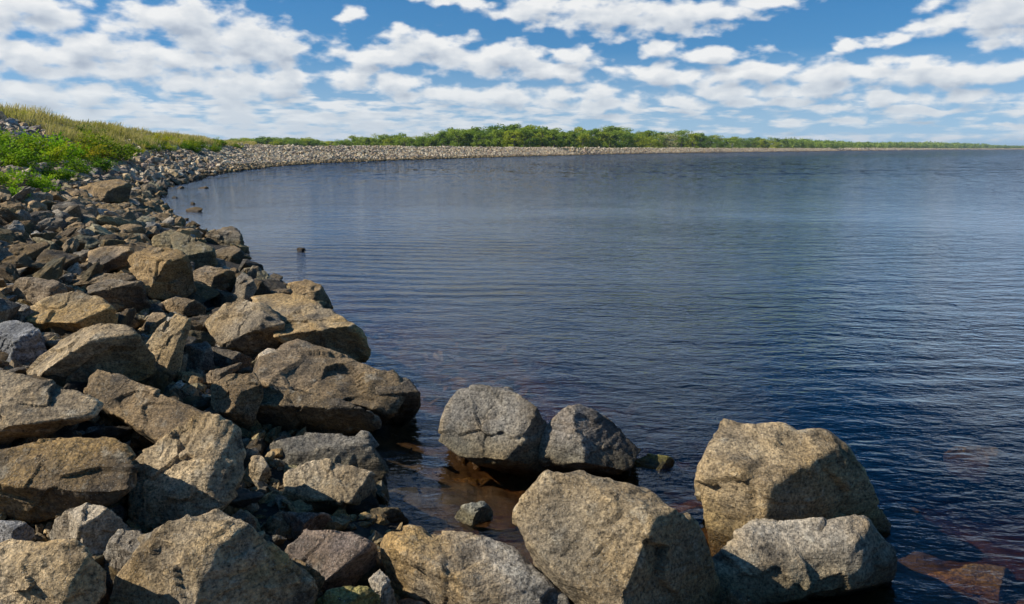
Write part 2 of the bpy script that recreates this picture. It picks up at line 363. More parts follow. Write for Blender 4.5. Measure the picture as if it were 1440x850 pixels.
    o = N.new('ShaderNodeOutputMaterial'); L.new(mx.outputs[0], o.inputs[0]); L.new(va.outputs[0], o.inputs[1])
    return m
M_WATER = water_material()

def leaf_material(name, c1, c2, c3, scale=.6):
    m, nt, N, L = mat(name); g = NT(nt)
    oi = N.new('ShaderNodeObjectInfo'); geo = N.new('ShaderNodeNewGeometry')
    at = N.new('ShaderNodeAttribute'); at.attribute_name = 'tint'
    c = g.mix(at.outputs['Fac'], c1, c2)
    c = g.mix(g.mr(g.noise(geo.outputs['Position'], scale, 3), .48, .64), c, c3)
    c = g.mix(1.0, c, oi.outputs['Color'], 'MULTIPLY')
    d = N.new('ShaderNodeBsdfDiffuse'); L.new(c, d.inputs[0]); t = N.new('ShaderNodeBsdfTranslucent'); L.new(g.mix(1.0, c, (1.2, 1.25, .6, 1), 'MULTIPLY'), t.inputs[0])
    s = N.new('ShaderNodeMixShader'); s.inputs[0].default_value = .35; L.new(d.outputs[0], s.inputs[1]); L.new(t.outputs[0], s.inputs[2])
    o = N.new('ShaderNodeOutputMaterial'); L.new(s.outputs[0], o.inputs[0]); return m
M_TREE = leaf_material('tree_leaves', (.13, .21, .035, 1), (.40, .48, .085, 1), (.28, .36, .055, 1), .05)
M_SHRUB = leaf_material('shrub_leaves', (.085, .18, .018, 1), (.30, .46, .035, 1), (.28, .37, .035, 1), 1.2)
M_GRASS = leaf_material('grass_blades', (.20, .22, .045, 1), (.55, .45, .23, 1), (.36, .33, .09, 1), .35)
def bark_material():
    m, nt, N, L = mat('bark'); g = NT(nt); tc = N.new('ShaderNodeTexCoord'); n = g.noise(tc.outputs['Object'], 6, 5)
    g.principled(g.mix(n, (.10, .08, .06, 1), (.24, .21, .17, 1)), .9, g.bump(n, .6, .05)); return m
M_BARK = bark_material()

# ------------------------------------------------------------------ shoreline and terrain
shore_px = [(1300, 960), (1000, 900), (800, 870), (690, 835), (590, 790), (520, 745), (505, 690), (500, 640), (500, 590), (500, 545), (470, 480), (440, 430), (385, 398), (345, 372),
            (320, 345), (272, 325), (238, 312), (226, 296), (214, 280), (238, 262), (285, 250), (318, 243), (378, 235), (450, 230), (550, 226), (700, 221.5), (850, 217.5), (1000, 215), (1200, 212.6)]
shore = [(60.0, -25.0), (8.0, -1.5)] + [tuple(ground(x, y)[:2]) for x, y in shore_px]
shore += [(760.0, 1450.0), (1500.0, 2300.0), (2600.0, 3000.0), (3600, 3300)]
SH = np.array(shore); POLY = np.vstack([SH, [(9000, 3000), (9000, -3000), (60, -3000)]])

def inside(poly, X, Y):
    r = np.zeros(X.shape, bool); n = len(poly)
    for i in range(n):
        x1, y1 = poly[i]; x2, y2 = poly[(i + 1) % n]
        if y1 == y2: continue
        c = ((y1 > Y) != (y2 > Y)) & (X < (x2 - x1) * (Y - y1) / (y2 - y1) + x1)
        r ^= c
    return r

def shore_dist(X, Y):
    X = np.asarray(X, float); Y = np.asarray(Y, float)
    best = np.full(X.shape, 1e9)
    for (x1, y1), (x2, y2) in zip(SH[:-1], SH[1:]):
        dx, dy = x2 - x1, y2 - y1
        t = np.clip(((X - x1) * dx + (Y - y1) * dy) / (dx * dx + dy * dy), 0, 1)
        best = np.minimum(best, np.hypot(X - x1 - t * dx, Y - y1 - t * dy))
    return np.where(inside(POLY, X, Y), -best, best)

def terrain(X, Y):
    X = np.asarray(X, float); Y = np.asarray(Y, float)
    shp = X.shape; X = X.ravel(); Y = Y.ravel()
    d = shore_dist(X, Y)
    crest = np.interp(Y, [0, 45, 75, 110, 200], [4.4, 4.4, 3.4, 2.55, 2.35])
    slope = np.interp(Y, [0, 12, 25, 60, 120], [.22, .25, .36, .42, .30])
    up = d * slope
    t = np.clip(up / crest, 0, 2)
    z = np.where(t < .8, up, crest * (0.8 + 0.2 * (1 - np.exp(-(t - .8) / .2))))
    back = np.clip((d - crest / slope - 8) / 14, 0, 1)
    z = z - back * (crest - .7)
    zw = -np.minimum(.03 + np.where(-d < 2.2, .10 * -d, .22 + .30 * (-d - 2.2)), 2.8)
    z = np.where(d > 0, z, zw)
    P = np.stack([X, Y, 0 * X], 1)
    rr = np.hypot(X, Y)
    z = z + fbm(P * 1.1, 3, 5) * .05 * np.clip(40 / (rr + 1), 0, 1) + fbm(P * 6.0, 3, 6) * .04 * np.clip(8 / (rr + 1), 0, 1) + fbm(P * .12, 2, 9) * .12 * np.clip(d / 8, 0, 1)
    return z.reshape(shp)
def tz(x, y): return float(terrain(np.array([x]), np.array([y]))[0])

def polar(rs, azs):
    A, Rr = np.meshgrid(azs, rs)
    X = Rr * np.sin(A); Y = Rr * np.cos(A)
    return X, Y
azs = np.concatenate([np.radians(np.linspace(-180, -50, 50, endpoint=False)), np.radians(np.linspace(-50, 50, 260, endpoint=False)), np.radians(np.linspace(50, 180, 50))])
rs = np.concatenate([[0.01], np.geomspace(.6, 6500, 300)])
X, Y = polar(rs, azs); Z = terrain(X, Y)
nr, na = X.shape
V = np.stack([X.ravel(), Y.ravel(), Z.ravel()], 1)
ii, jj = np.meshgrid(np.arange(nr - 1), np.arange(na - 1), indexing='ij')
a = (ii * na + jj).ravel(); FF = np.stack([a, a + na, a + na + 1, a + 1], 1)[:, ::-1]
tag(link('ground', make_mesh('ground', V, FF, M_GROUND, True)), kind='structure')

# water: closed body so that its depth absorbs light
rs2 = np.concatenate([[0.01], np.geomspace(1.2, 6000, 120)]); az2 = np.radians(np.linspace(-180, 180, 181))
X, Y = polar(rs2, az2); nr, na = X.shape
top = np.stack([X.ravel(), Y.ravel(), 0 * X.ravel()], 1); bot = top + [0, 0, -4.0]
ii, jj = np.meshgrid(np.arange(nr - 1), np.arange(na - 1), indexing='ij')
a = (ii * na + jj).ravel(); FT = np.stack([a, a + 1, a + na + 1, a + na], 1)
FT = FT[:, ::-1]; FT = FT[:, ::-1] if False else FT
n0 = len(top); o = (nr - 1) * na + np.arange(na - 1)
side = np.stack([o, o + 1, o + 1 + n0, o + n0], 1)
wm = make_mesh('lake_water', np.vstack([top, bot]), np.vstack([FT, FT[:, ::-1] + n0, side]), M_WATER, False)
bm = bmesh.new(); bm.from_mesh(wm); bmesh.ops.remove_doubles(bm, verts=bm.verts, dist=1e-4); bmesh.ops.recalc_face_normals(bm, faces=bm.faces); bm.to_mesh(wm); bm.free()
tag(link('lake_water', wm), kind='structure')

# ------------------------------------------------------------------ stones
_ico = {}
def ico(level):
    if level not in _ico:
        bm = bmesh.new(); bmesh.ops.create_icosphere(bm, subdivisions=level, radius=1)
        _ico[level] = (np.array([v.co[:] for v in bm.verts]), np.array([[v.index for v in f.verts] for f in bm.faces])); bm.free()
    return _ico[level]

def hull_planes(pts):
    bm = bmesh.new()
    for p in pts: bm.verts.new(p)
    bmesh.ops.convex_hull(bm, input=bm.verts, use_existing_faces=False)
    bm.normal_update(); pl = []
    for f in bm.faces:
        n = np.array(f.normal[:]); pl.append((n, float(n @ np.array(f.verts[0].co[:]))))
    bm.free(); out = []
    for n, d in pl:
        if np.linalg.norm(n) < .5: continue
        if d < 0: n, d = -n, -d
        if any(n @ m > .995 and abs(d - e) < .01 * (abs(d) + .01) for m, e in out): continue
        out.append((n, d))
    return out

def stone_shape(pts, level, seed, p=90, chips=10, rough=1.0, planes=None, frame=None):
    """a rough faceted stone: the hull of pts, or the block cut out by planes [(normal, offset)] round the origin"""
    r = np.random.default_rng(seed)
    if planes is None:
        pts = np.asarray(pts, float); c = (pts.max(0) + pts.min(0)) / 2 * .4 + pts.mean(0) * .6
        q = pts - c; pl = hull_planes(q); Rm = np.mean(np.linalg.norm(q, axis=1))
        Nn = np.array([a for a, b in pl]); D = np.array([max(b, .02 * Rm) for a, b in pl])
        w, E = np.linalg.eigh(np.cov(q.T) + np.eye(3) * 1e-6); ax = np.sqrt(w)
    else:
        c = np.zeros(3); Nn = np.array([a for a, b in planes]); E, ax = frame; Rm = float(np.prod(ax) ** (1 / 3)) * 1.1
        D = np.array([max(b, .16 * Rm) for a, b in planes])
    def radius(U, Nn, D):
        T = np.maximum(U @ Nn.T, 1e-9) / D; tm = T.max(1)
        return 1 / (tm * ((T / tm[:, None]) ** p).sum(1) ** (1 / p)), T
    if chips:
        U0 = ico(4)[0]; q0 = U0 * radius(U0, Nn, D)[0][:, None]
        u = r.normal(size=(chips, 3)); u /= np.linalg.norm(u, axis=1)[:, None]
        h = (u @ q0.T).max(1) * r.uniform(.915, .99, chips); Nn = np.vstack([Nn, u]); D = np.concatenate([D, np.maximum(h, .05 * Rm)])
    S, Fc = ico(level)
    ax = ax / ax.max(); ax = np.maximum(ax, .35)
    U = (S * ax) @ E.T; U /= np.linalg.norm(U, axis=1)[:, None]
    if np.linalg.det(E) < 0: Fc = Fc[:, ::-1]
    rad, T = radius(U, Nn, D)
    V = U * rad[:, None] * 1.01
    # rough relief: lumps, broken steps, ledges along one bedding direction
    so = seed * 3.17 % 91
    a1 = fbm(V / Rm * 1.6 + so, 3, 11)
    cells = r.normal(size=(46, 3)); cells /= np.linalg.norm(cells, axis=1)[:, None]; cells *= Rm * r.uniform(.6, 1.05, (46, 1))
    warp = V + .12 * Rm * np.stack([vnoise(V / Rm * 3 + so + k * 9, 3) for k in range(3)], 1)
    dist = ((warp[:, None, :] - cells[None]) ** 2).sum(2); ci = dist.argmin(1)
    G = r.normal(size=(46, 3)) * .16; off = r.uniform(-1, 1, 46) * .022 * Rm
    a2 = ((V - cells[ci]) * G[ci]).sum(1) * .45 + off[ci]
    bd = r.normal(size=3); bd /= np.linalg.norm(bd)
    s = (V @ bd) / Rm * r.uniform(3.5, 6) + .5 * a1; st = s - np.floor(s)
    a3 = (np.minimum(st / .8, (1 - st) / .2) - .5)
    fade = np.clip(vnoise(V / Rm * 1.3 + so + 40, 8) + .3, 0, 1)
    disp = Rm * (.010 * a1 + .034 * a3 * fade) + a2 * 1.05 + Rm * .016 * fbm(V / Rm * 6 + so, 3, 21) 
    nrm = U * .5 + Nn[T.argmax(1)] * .5; nrm /= np.linalg.norm(nrm, axis=1)[:, None]
    V = V + nrm * (disp * rough)[:, None]
    return V, Fc, c

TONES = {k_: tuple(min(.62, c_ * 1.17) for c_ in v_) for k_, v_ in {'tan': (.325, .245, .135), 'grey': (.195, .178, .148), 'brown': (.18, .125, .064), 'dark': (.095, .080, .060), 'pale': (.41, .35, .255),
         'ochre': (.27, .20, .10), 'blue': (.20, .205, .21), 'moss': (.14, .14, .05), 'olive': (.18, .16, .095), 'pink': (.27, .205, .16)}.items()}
heroes = []
WATERLINE = {'domed boulder': 668, 'purple-grey boulder': 672, 'rightmost tall boulder': 768, 'flat right boulder': 852, 'small pale stone in water': 737,
             'wet flat stone': 752, 'dark nose rock': 608, 'smooth grey block': 690, 'square water rock': 350, 'dark shelf rock': 378, 'big dark boulder': 608}
# how far the foot of a stone recedes below its widest line
UNDER = {'domed boulder': 0.35, 'purple-grey boulder': 0.3, 'angular tan slab': 0.9, 'left tan slab': 0.9, 'big dark boulder': 0.8, 'lower dark block': 0.5, 'dark nose rock': 0.8, 'left shoulder rock': 0.4, 'orange-topped wedge': 0.4, 'dark shelf rock': 0.6, 'golden lens boulder': 0.8, 'black-bellied boulder': 0.9, 'left edge boulder': 0.9, 'leaning brown boulder': 0.5, 'bright oval rock': 0.6, 'pinkish roof stone': 0.5, 'crinkled grey cube': 0.4, 'flat finger stone': 0.5, 'black-faced block': 0.8, 'long flat slab': 0.6, 'large midbank rock': 0.4}
def convex2d(P, eps):
    P = sorted(map(tuple, P)); hull = []
    for seq in (P, P[::-1]):
        part = []
        for q in seq:
            while len(part) > 1 and (part[-1][0] - part[-2][0]) * (q[1] - part[-2][1]) - (part[-1][1] - part[-2][1]) * (q[0] - part[-2][0]) <= 0: part.pop()
            part.append(q)
        hull += part[:-1]
    H = [np.array(q, float) for q in hull]
    while len(H) > 6:      # drop the corners that matter least
        best, bi = 1e9, -1
        for i in range(len(H)):
            a, b, c = H[i - 1], H[i], H[(i + 1) % len(H)]; e = c - a
            dd = abs(e[0] * (b - a)[1] - e[1] * (b - a)[0]) / max(np.linalg.norm(e), 1e-6)
            if dd < best: best, bi = dd, i
        if best > eps: break
        H.pop(bi)
    return np.array(H)

# the main broken faces of the larger boulders: outward normal (right, away, up), a picture point on the face, how far it stands out
FACES = {
 'big centre boulder': [(-.42,-.68,.60,905,770,.55),(.60,-.76,.12,905,770,.55),(-.65,-.55,-.5,772,806,.30),(.1,-.15,.98,850,688,.05)],
 'domed boulder': [(-.38,-.72,.58,732,620,.50),(.62,-.76,.0,738,620,.50),(-.1,-.65,-.75,700,648,.42)],
 'purple-grey boulder': [(-.55,-.75,.36,812,615,.50),(.42,-.68,.6,815,620,.50),(-.1,-.6,-.8,815,655,.42)],
 'rightmost tall boulder': [(-.15,-.5,.85,1085,650,.35),(-.62,-.75,.22,1045,690,.45),(.34,-.92,.12,1110,690,.50),(.55,-.6,.58,1190,660,.40)],
 'flat right boulder': [(-.12,-.5,.86,1120,775,.38),(.05,-.93,.30,1130,795,.45),(.55,-.8,.2,1215,800,.36),(.2,-.65,-.75,1150,835,.42)],
 'ochre-footed slab': [(.10,-.38,.92,600,795,.42),(-.55,-.82,-.12,600,795,.42),(.1,-.8,.6,700,800,.45)],
 'angular tan slab': [(-.12,-.28,.95,440,470,.35),(.10,-.86,-.5,440,472,.35)],
 'left tan slab': [(-.38,-.58,.72,340,468,.42),(.2,-.8,-.58,345,474,.42),(.3,-.3,.9,370,440,.2)],
 'big dark boulder': [(.12,-.48,.87,450,548,.42),(-.2,-.78,-.6,440,560,.45),(-.7,-.55,.45,372,520,.35)],
 'lower dark block': [(-.1,-.6,.8,420,565,.3),(-.1,-.8,-.58,430,575,.35)],
 'dark nose rock': [(.1,-.4,.9,560,550,.3),(.2,-.82,-.52,560,556,.3)],
 'orange-topped wedge': [(-.50,-.80,.34,222,384,.50),(.66,-.62,-.42,226,384,.50),(-.1,-.2,.97,215,360,.12)],
 'golden lens boulder': [(-.15,-.48,.86,105,445,.38),(.55,-.75,-.35,134,446,.38),(-.15,-.68,-.72,85,458,.38)],
 'black-bellied boulder': [(-.50,-.34,.80,118,484,.48),(.28,-.84,-.46,122,488,.48),(.1,-.4,.9,170,470,.3)],
 'left edge boulder': [(.08,-.48,.88,40,585,.38),(.22,-.58,-.8,45,598,.42),(-.5,-.75,.4,10,580,.45)],
 'leaning brown boulder': [(-.08,-.66,.75,195,575,.40),(-.5,-.6,-.62,150,575,.38),(-.6,-.5,.6,140,540,.25)],
 'shaded ochre slab': [(0,-.55,.84,90,670,.32),(-.1,-.9,-.3,80,700,.4)],
 'big tan gable': [(-.36,-.74,.56,290,655,.42),(.35,-.8,.48,295,650,.42),(-.15,-.85,.1,240,715,.4)],
 'front wedge': [(-.36,-.86,.34,280,792,.52),(.66,-.66,.24,282,792,.52),(.02,-.38,.92,275,775,.42)],
 'bottom left boulder': [(-.1,-.48,.88,60,788,.35),(-.15,-.92,.30,55,815,.45),(.7,-.65,.1,115,815,.4)],
 'smooth grey block': [(-.05,-.42,.9,450,628,.22),(.08,-.94,.30,450,640,.32),(-.6,-.72,.34,400,640,.25)],
 'bright oval rock': [(-.15,-.66,.74,465,690,.42),(.8,-.55,-.1,512,690,.32),(-.1,-.6,-.8,460,707,.42)],
 'pinkish roof stone': [(-.26,-.52,.82,468,785,.42),(.62,-.64,-.42,492,798,.42)],
 'pale kite stone': [(-.25,-.85,.45,240,480,.4),(.85,-.5,-.1,252,490,.4)],
 'crinkled grey cube': [(-.3,-.88,.35,275,500,.4),(.86,-.5,-.05,290,500,.4),(0,-.35,.93,270,488,.2)],
 'black-faced block': [(-.2,-.3,.93,165,403,.38),(.12,-.9,-.42,165,405,.38)],
 'square water rock': [(.1,-.3,.95,315,324,.2),(-.1,-.94,.3,312,335,.35)],
 'ribbed slab': [(-.05,-.45,.89,270,350,.3),(.3,-.85,-.3,280,368,.4)],
 'long flat slab': [(-.1,-.4,.9,145,396,.3),(0,-.85,-.5,145,400,.3)],
 'large midbank rock': [(-.3,-.5,.82,155,362,.35),(.5,-.7,-.4,165,368,.35)],
}
def stone(short, label, tone, outline, inner=(), ochre=.25, T=1.25, lean=.35, lift=.55, zc=None, level=None, p=110, chips=9, push=0.0, bright=1.0, under=0.0, wy=None):
    under = UNDER.get(short, under)
    O = np.array(outline, float); I = np.array(inner, float).reshape(-1, 3)
    cx, cy = (O.max(0) + O.min(0)) / 2; rp = np.sqrt(max(O[:, 0].ptp() if hasattr(O[:, 0], 'ptp') else np.ptp(O[:, 0]), 1) * np.ptp(O[:, 1])) / 2
    hp = np.ptp(O[:, 1]); GROW = 1.06 if rp > 30 else 1.08
    d = ray(cx, cy); hr = np.random.default_rng(1000 + len(heroes))
    if zc is not None: t = (zc - EYE) / d[2]
    else:
        ts = np.geomspace(1.5, 300, 1500); Pp = EYEV + ts[:, None] * d
        hh = terrain(Pp[:, 0], Pp[:, 1]) + lift * hp * ts / F
        t = ts[np.argmax(Pp[:, 2] <= hh)]
    if wy is None: wy = WATERLINE.get(short)
    if wy is not None:      # its foot meets the water at this picture height
        t = (-.01 - EYE) / ray(cx, wy)[2]
        t += .25 * rp * t / F
    t += push
    Rm = rp * t / F
    # convex, simplified outline -> one side plane per edge, running back along the view and closing slowly
    Og = np.array([cx, cy]) + (O - [cx, cy]) * GROW
    H = convex2d(Og, .025 * math.hypot(np.ptp(O[:, 0]), np.ptp(O[:, 1])))
    C0 = EYEV + d / 1.0 * (t + .30 * Rm)
    C0 = EYEV + ray(cx, cy) * (t + .30 * Rm); planes = []
    for (x1, y1), (x2, y2) in zip(H, np.roll(H, -1, axis=0)):
        r1, r2 = ray(x1, y1), ray(x2, y2); n = np.cross(r1, r2); n /= np.linalg.norm(n)
        mid = EYEV + (r1 + r2) / 2 * (t - .1 * Rm)
        if n @ (C0 - mid) > 0: n = -n
        n = n + CF * .16; n /= np.linalg.norm(n); planes.append((n, float(n @ (mid - C0))))
    if FACES.get(short) and FACES[short][0][2] >= .79: T = max(T, 2.3)
    for nx, ny, nz in ((.0, 1, .1), (.55, .8, .25), (-.6, .75, .3), (.1, .75, .65)):
        n = np.array([nx, ny, nz]) + hr.normal(size=3) * .12; n /= np.linalg.norm(n); planes.append((n, T * Rm * hr.uniform(.85, 1.1) * (1.0 if ny == 1 else 1.05)))
    fs = FACES.get(short)
    if fs is None:
        jx, jy = cx + hr.uniform(-.15, .25) * np.ptp(O[:, 0]), cy + hr.uniform(-.18, .05) * np.ptp(O[:, 1]); k = hr.uniform(.3, .55)
        fs = [(hr.uniform(-.3, .15), -.38, .9, jx, jy, k), (hr.uniform(-.7, -.35), -.8, hr.uniform(.1, .45), jx, jy, k), (hr.uniform(.5, .85), -.65, hr.uniform(-.3, .15), jx, jy, k)]
        if under > .3: fs.append((0, -.75, -.65, cx, cy + .15 * hp, .5))
    for nx, ny, nz, x, y, bb in fs:
        n = np.array([nx, ny, nz], float); n /= np.linalg.norm(n); q = EYEV + ray(x, y) * (t - bb * Rm)
        planes.append((n, float(n @ (q - C0))))
    E = np.stack([CR, CF, CU], 1); ax = np.array([np.ptp(O[:, 0]) * t / F / 2, T * Rm * .8, hp * t / F / 2])
    lv = level or (6 if rp > 34 else 5 if rp > 8 else 4)
    V, Fc, c = stone_shape(None, lv, len(heroes) + 3, p, chips, planes=planes, frame=(E, ax)); c = C0
    W = V + c; base = np.array([c[0], c[1], W[:, 2].min()])
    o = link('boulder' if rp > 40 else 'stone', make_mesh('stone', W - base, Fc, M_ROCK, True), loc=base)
    col = np.array(TONES[tone]) * bright * hr.uniform(.80, 1.14); gm_ = col.mean(); col = col + (gm_ - col) * hr.uniform(0, .30) * (tone in ('tan', 'brown', 'pale')); o.color = (*col, ochre)
    tag(o, label, 'boulder' if rp > 40 else 'rock', 'riprap stones along the shore')
    heroes.append(dict(short=short, poly=O, c=c, r=Rm, t=t, px=(cx, cy), rp=rp))
    return o

# --- boulders standing in the shallow water, right foreground
stone('big centre boulder', 'large speckled grey-tan boulder at the bottom centre, with a shaded right flank, standing in water', 'tan',
      [(720,720),(722,745),(762,785),(775,815),(800,850),(812,890),(1010,890),(1024,840),(1003,790),(975,745),(945,720),(905,690),(860,670),(815,662),(770,668),(745,690)],
      [(905,708,.32),(916,790,.52),(900,860,.62),(770,735,.35),(835,700,.28),(1000,810,.1)], ochre=.35, bright=.86)
stone('domed boulder', 'grey domed boulder in the water left of centre, leaning against a smaller purple-grey one', 'grey',
      [(628,570),(645,545),(690,541),(715,548),(750,575),(770,602),(768,645),(752,672),(720,668),(690,660),(650,640),(617,622)],
      [(690,560,.15),(742,640,.5),(680,645,.42),(748,600,.28)], ochre=.35, bright=1.05)
stone('purple-grey boulder', 'purplish grey pointed boulder in the water right of the domed grey one', 'blue',
      [(762,645),(768,605),(790,580),(815,570),(845,585),(862,602),(902,632),(882,655),(850,672),(800,672),(770,665)],
      [(812,600,.3),(822,658,.5),(785,642,.35)], ochre=.3, bright=.85)
stone('rightmost tall boulder', 'tall golden-speckled boulder with a grey right side, rightmost above the water', 'tan',
      [(1003,615),(1020,590),(1065,588),(1110,598),(1160,608),(1188,632),(1205,660),(1235,700),(1250,735),(1240,765),(1100,800),(1010,780),(995,720),(990,690),(1002,660)],
      [(1040,640,.3),(1060,745,.5),(1180,680,.4),(1185,735,.5),(1080,650,.35)], ochre=.35, bright=.85)
stone('flat right boulder', 'broad grey-pink cracked boulder in front of the tall golden-speckled one at the right', 'grey',
      [(1000,790),(1020,765),(1060,735),(1090,728),(1140,738),(1210,730),(1240,755),(1258,785),(1256,815),(1220,835),(1180,852),(1160,890),(1050,890),(1020,840),(1000,815)],
      [(1120,765,.2),(1140,830,.6),(1225,800,.4),(1050,805,.4)], ochre=.3, bright=1.1)
stone('ochre-footed slab', 'long grey slab boulder with an ochre stained lower left side, beside the large speckled one', 'grey',
      [(532,765),(540,748),(590,744),(660,752),(720,768),(760,800),(790,840),(805,890),(600,890),(560,850),(540,810)],
      [(556,768,.28),(612,795,.52),(690,850,.62)], ochre=.8, bright=1.15)
stone('small pale stone in water', 'small pale grey stone poking out of the brown water behind the ochre-footed slab', 'blue',
      [(640,727),(650,710),(680,704),(696,718),(694,735),(665,738),(645,734)], ochre=0, bright=3.0)
stone('mossy submerged rock', 'moss green rock just below the water right of the purplish boulder', 'moss',
      [(872,690),(885,650),(915,638),(945,645),(968,665),(968,690),(900,700)], zc=-.07, bright=2.2, ochre=.3)
stone('right submerged rock', 'faint submerged rock below the open water at the right edge', 'olive',
      [(1318,642),(1345,628),(1400,630),(1450,640),(1465,665),(1400,678),(1340,668)], zc=-.13, bright=1.8)
stone('corner submerged rock', 'orange-brown submerged rock in the bottom right corner', 'ochre',
      [(1275,826),(1310,802),(1370,791),(1430,803),(1475,830),(1450,890),(1300,890)], zc=-.15, ochre=1.0, bright=1.8)
stone('green sunken rock', 'dark green sunken rock at the right foot of the tall golden-speckled boulder', 'moss',
      [(1220,720),(1250,705),(1300,722),(1322,750),(1300,790),(1240,790)], zc=-.22, bright=1.8)
stone('wet flat stone', 'low dark wet stone at the water edge behind the ochre-footed slab', 'dark',
      [(492,742),(500,728),(535,712),(560,714),(580,735),(545,752),(505,754)], bright=1.3)
stone('sunken brown rock', 'brown rock under shallow water between the domed boulder and the large speckled one', 'ochre',
      [(610,690),(640,672),(700,675),(735,690),(725,715),(660,712),(620,708)], zc=-.16, ochre=1, bright=1.5)
# --- big overhanging boulder group
stone('angular tan slab', 'broad flat-topped tan slab jutting to the water left of centre', 'tan',
      [(340,425),(352,405),(400,401),(432,408),(455,430),(480,455),(505,468),(518,495),(515,515),(490,512),(440,488),(400,478),(370,450)],
      [(400,468,.35),(440,468,.45),(500,473,.38),(380,440,.25)], ochre=.6, lean=.9, bright=.82)
stone('left tan slab', 'pinkish tan block with a dark undercut, left half of the broad tan slab pair', 'tan',
      [(285,455),(300,440),(315,425),(342,420),(380,430),(396,450),(398,470),(390,500),(345,505),(325,495),(300,478)],
      [(322,486,.5),(352,468,.55),(392,466,.42),(310,455,.3)], ochre=.5, lean=.7, bright=.8)
stone('slab behind', 'weathered dark rock peeping out behind the broad flat-topped tan slab', 'brown',
      [(400,399),(430,393),(452,402),(470,432),(462,446),(435,430),(412,412)], push=.3)
stone('big dark boulder', 'huge grey-brown boulder with a dark undercut reaching into the water, left of centre', 'brown',
      [(362,508),(385,490),(420,475),(450,490),(500,515),(550,525),(565,555),(548,590),(520,602),(440,612),(400,602),(350,562),(352,530)],
      [(368,522,.35),(402,528,.5),(450,560,.6),(525,585,.5),(560,560,.1)], ochre=.25, lean=.75, bright=1.0)
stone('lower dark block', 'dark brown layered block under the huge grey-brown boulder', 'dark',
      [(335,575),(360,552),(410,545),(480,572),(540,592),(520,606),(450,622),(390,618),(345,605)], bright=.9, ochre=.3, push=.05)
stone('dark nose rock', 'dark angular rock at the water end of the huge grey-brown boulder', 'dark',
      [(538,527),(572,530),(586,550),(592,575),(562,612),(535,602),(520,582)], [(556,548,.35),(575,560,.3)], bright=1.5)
stone('left shoulder rock', 'rounded brown rock against the left shoulder of the huge grey-brown boulder', 'brown',
      [(298,545),(320,528),(362,522),(370,560),(345,612),(315,592),(300,572)], bright=1.15)
stone('pale knob', 'pale yellow knob of rock on the left end of the huge grey-brown boulder', 'pale',
      [(360,517),(364,497),(376,489),(390,492),(388,512),(372,522)], push=-.06, bright=1.1, ochre=.6)
stone('small pointed stone', 'small upright pointed grey stone behind the tan slab pair', 'grey',
      [(322,424),(330,395),(338,378),(352,388),(361,405),(350,425)], bright=.9)
stone('orange-topped wedge', 'brown wedge boulder with an orange top and a black shaded right face', 'brown',
      [(174,362),(195,352),(235,347),(262,360),(272,385),(285,415),(242,426),(215,416),(200,396),(180,376)],
      [(242,363,.15),(212,402,.55),(228,380,.45)], ochre=.45, lean=.6, bright=1.1)
stone('square water rock', 'squared grey rock with a flat top at the water edge, behind the orange-topped wedge', 'grey',
      [(286,342),(300,325),(325,317),(336,325),(338,345),(320,352),(295,352)], bright=.8, ochre=.4)
stone('dark shelf rock', 'dark hollowed rock below the squared grey rock at the water edge', 'dark',
      [(298,352),(330,342),(342,355),(346,368),(325,380),(305,374)], bright=1.2)
stone('ribbed slab', 'ribbed olive slab sloping towards the water between the wedge and the squared rock', 'olive',
      [(235,332),(250,320),(275,335),(300,350),(308,370),(290,380),(262,374),(245,352)], lean=.8)
stone('flat rock by waterline', 'flat reddish brown rock by the water below the ribbed olive slab', 'brown',
      [(265,382),(290,371),(328,382),(335,402),(305,408),(270,398)], lean=.8)
stone('shaded ledge', 'dark ledge stone left of the small pointed stone', 'dark',
      [(278,418),(300,405),(336,418),(318,432),(285,432)], bright=1.2)
# --- left group
stone('golden lens boulder', 'golden tan lens-shaped boulder with a black shaded right end, at the left', 'tan',
      [(28,432),(45,422),(80,411),(115,407),(150,424),(162,442),(162,462),(120,472),(100,478),(75,478),(58,462),(36,448)],
      [(60,440,.35),(110,458,.5),(152,426,.2),(88,455,.45)], ochre=.75, lean=.8)
stone('furrowed slab', 'grey-brown slab with a light top edge behind the golden lens-shaped boulder', 'brown',
      [(12,424),(15,390),(30,386),(60,390),(97,400),(92,418),(70,425),(35,432)], bright=1.2)
stone('white-blue lump', 'dark grey lump with bluish white mottling at the left edge', 'blue',
      [(-25,448),(0,444),(20,443),(45,455),(60,475),(68,495),(50,512),(25,516),(-25,515)], [(30,470,.4),(45,495,.4),(5,490,.4)], ochre=0, bright=1.2)
stone('warm orange stone', 'small peach-orange stone between the furrowed slab and the white-mottled lump', 'pale',
      [(-20,428),(0,424),(25,424),(55,443),(45,456),(0,450)], ochre=.8)
stone('black-bellied boulder', 'boulder with a thin lit tan top and a wide black front, in the left group', 'tan',
      [(30,530),(58,502),(70,482),(95,466),(120,457),(172,460),(190,475),(217,500),(212,532),(160,550),(110,562),(66,542)],
      [(88,500,.55),(128,484,.62),(165,468,.42),(185,478,.35),(60,530,.45)], ochre=.5, lean=1.0)
stone('left edge boulder', 'large pale streaked boulder cut by the left edge, its underside black', 'tan',
      [(-40,520),(0,517),(60,535),(110,550),(136,572),(112,592),(60,612),(20,630),(-40,650)],
      [(-10,610,.35),(60,585,.5),(112,572,.35),(20,560,.3)], ochre=.3, lean=.8, bright=1.15)
stone('leaning brown boulder', 'ridged brown boulder leaning over a black gap, with a yellow upper tip', 'brown',
      [(108,542),(120,521),(145,513),(165,520),(190,545),(240,565),(282,590),(260,612),(200,628),(188,602),(160,582),(130,562)],
      [(150,545,.3),(200,585,.45),(175,565,.4)], ochre=.3, bright=.95, lean=.6)
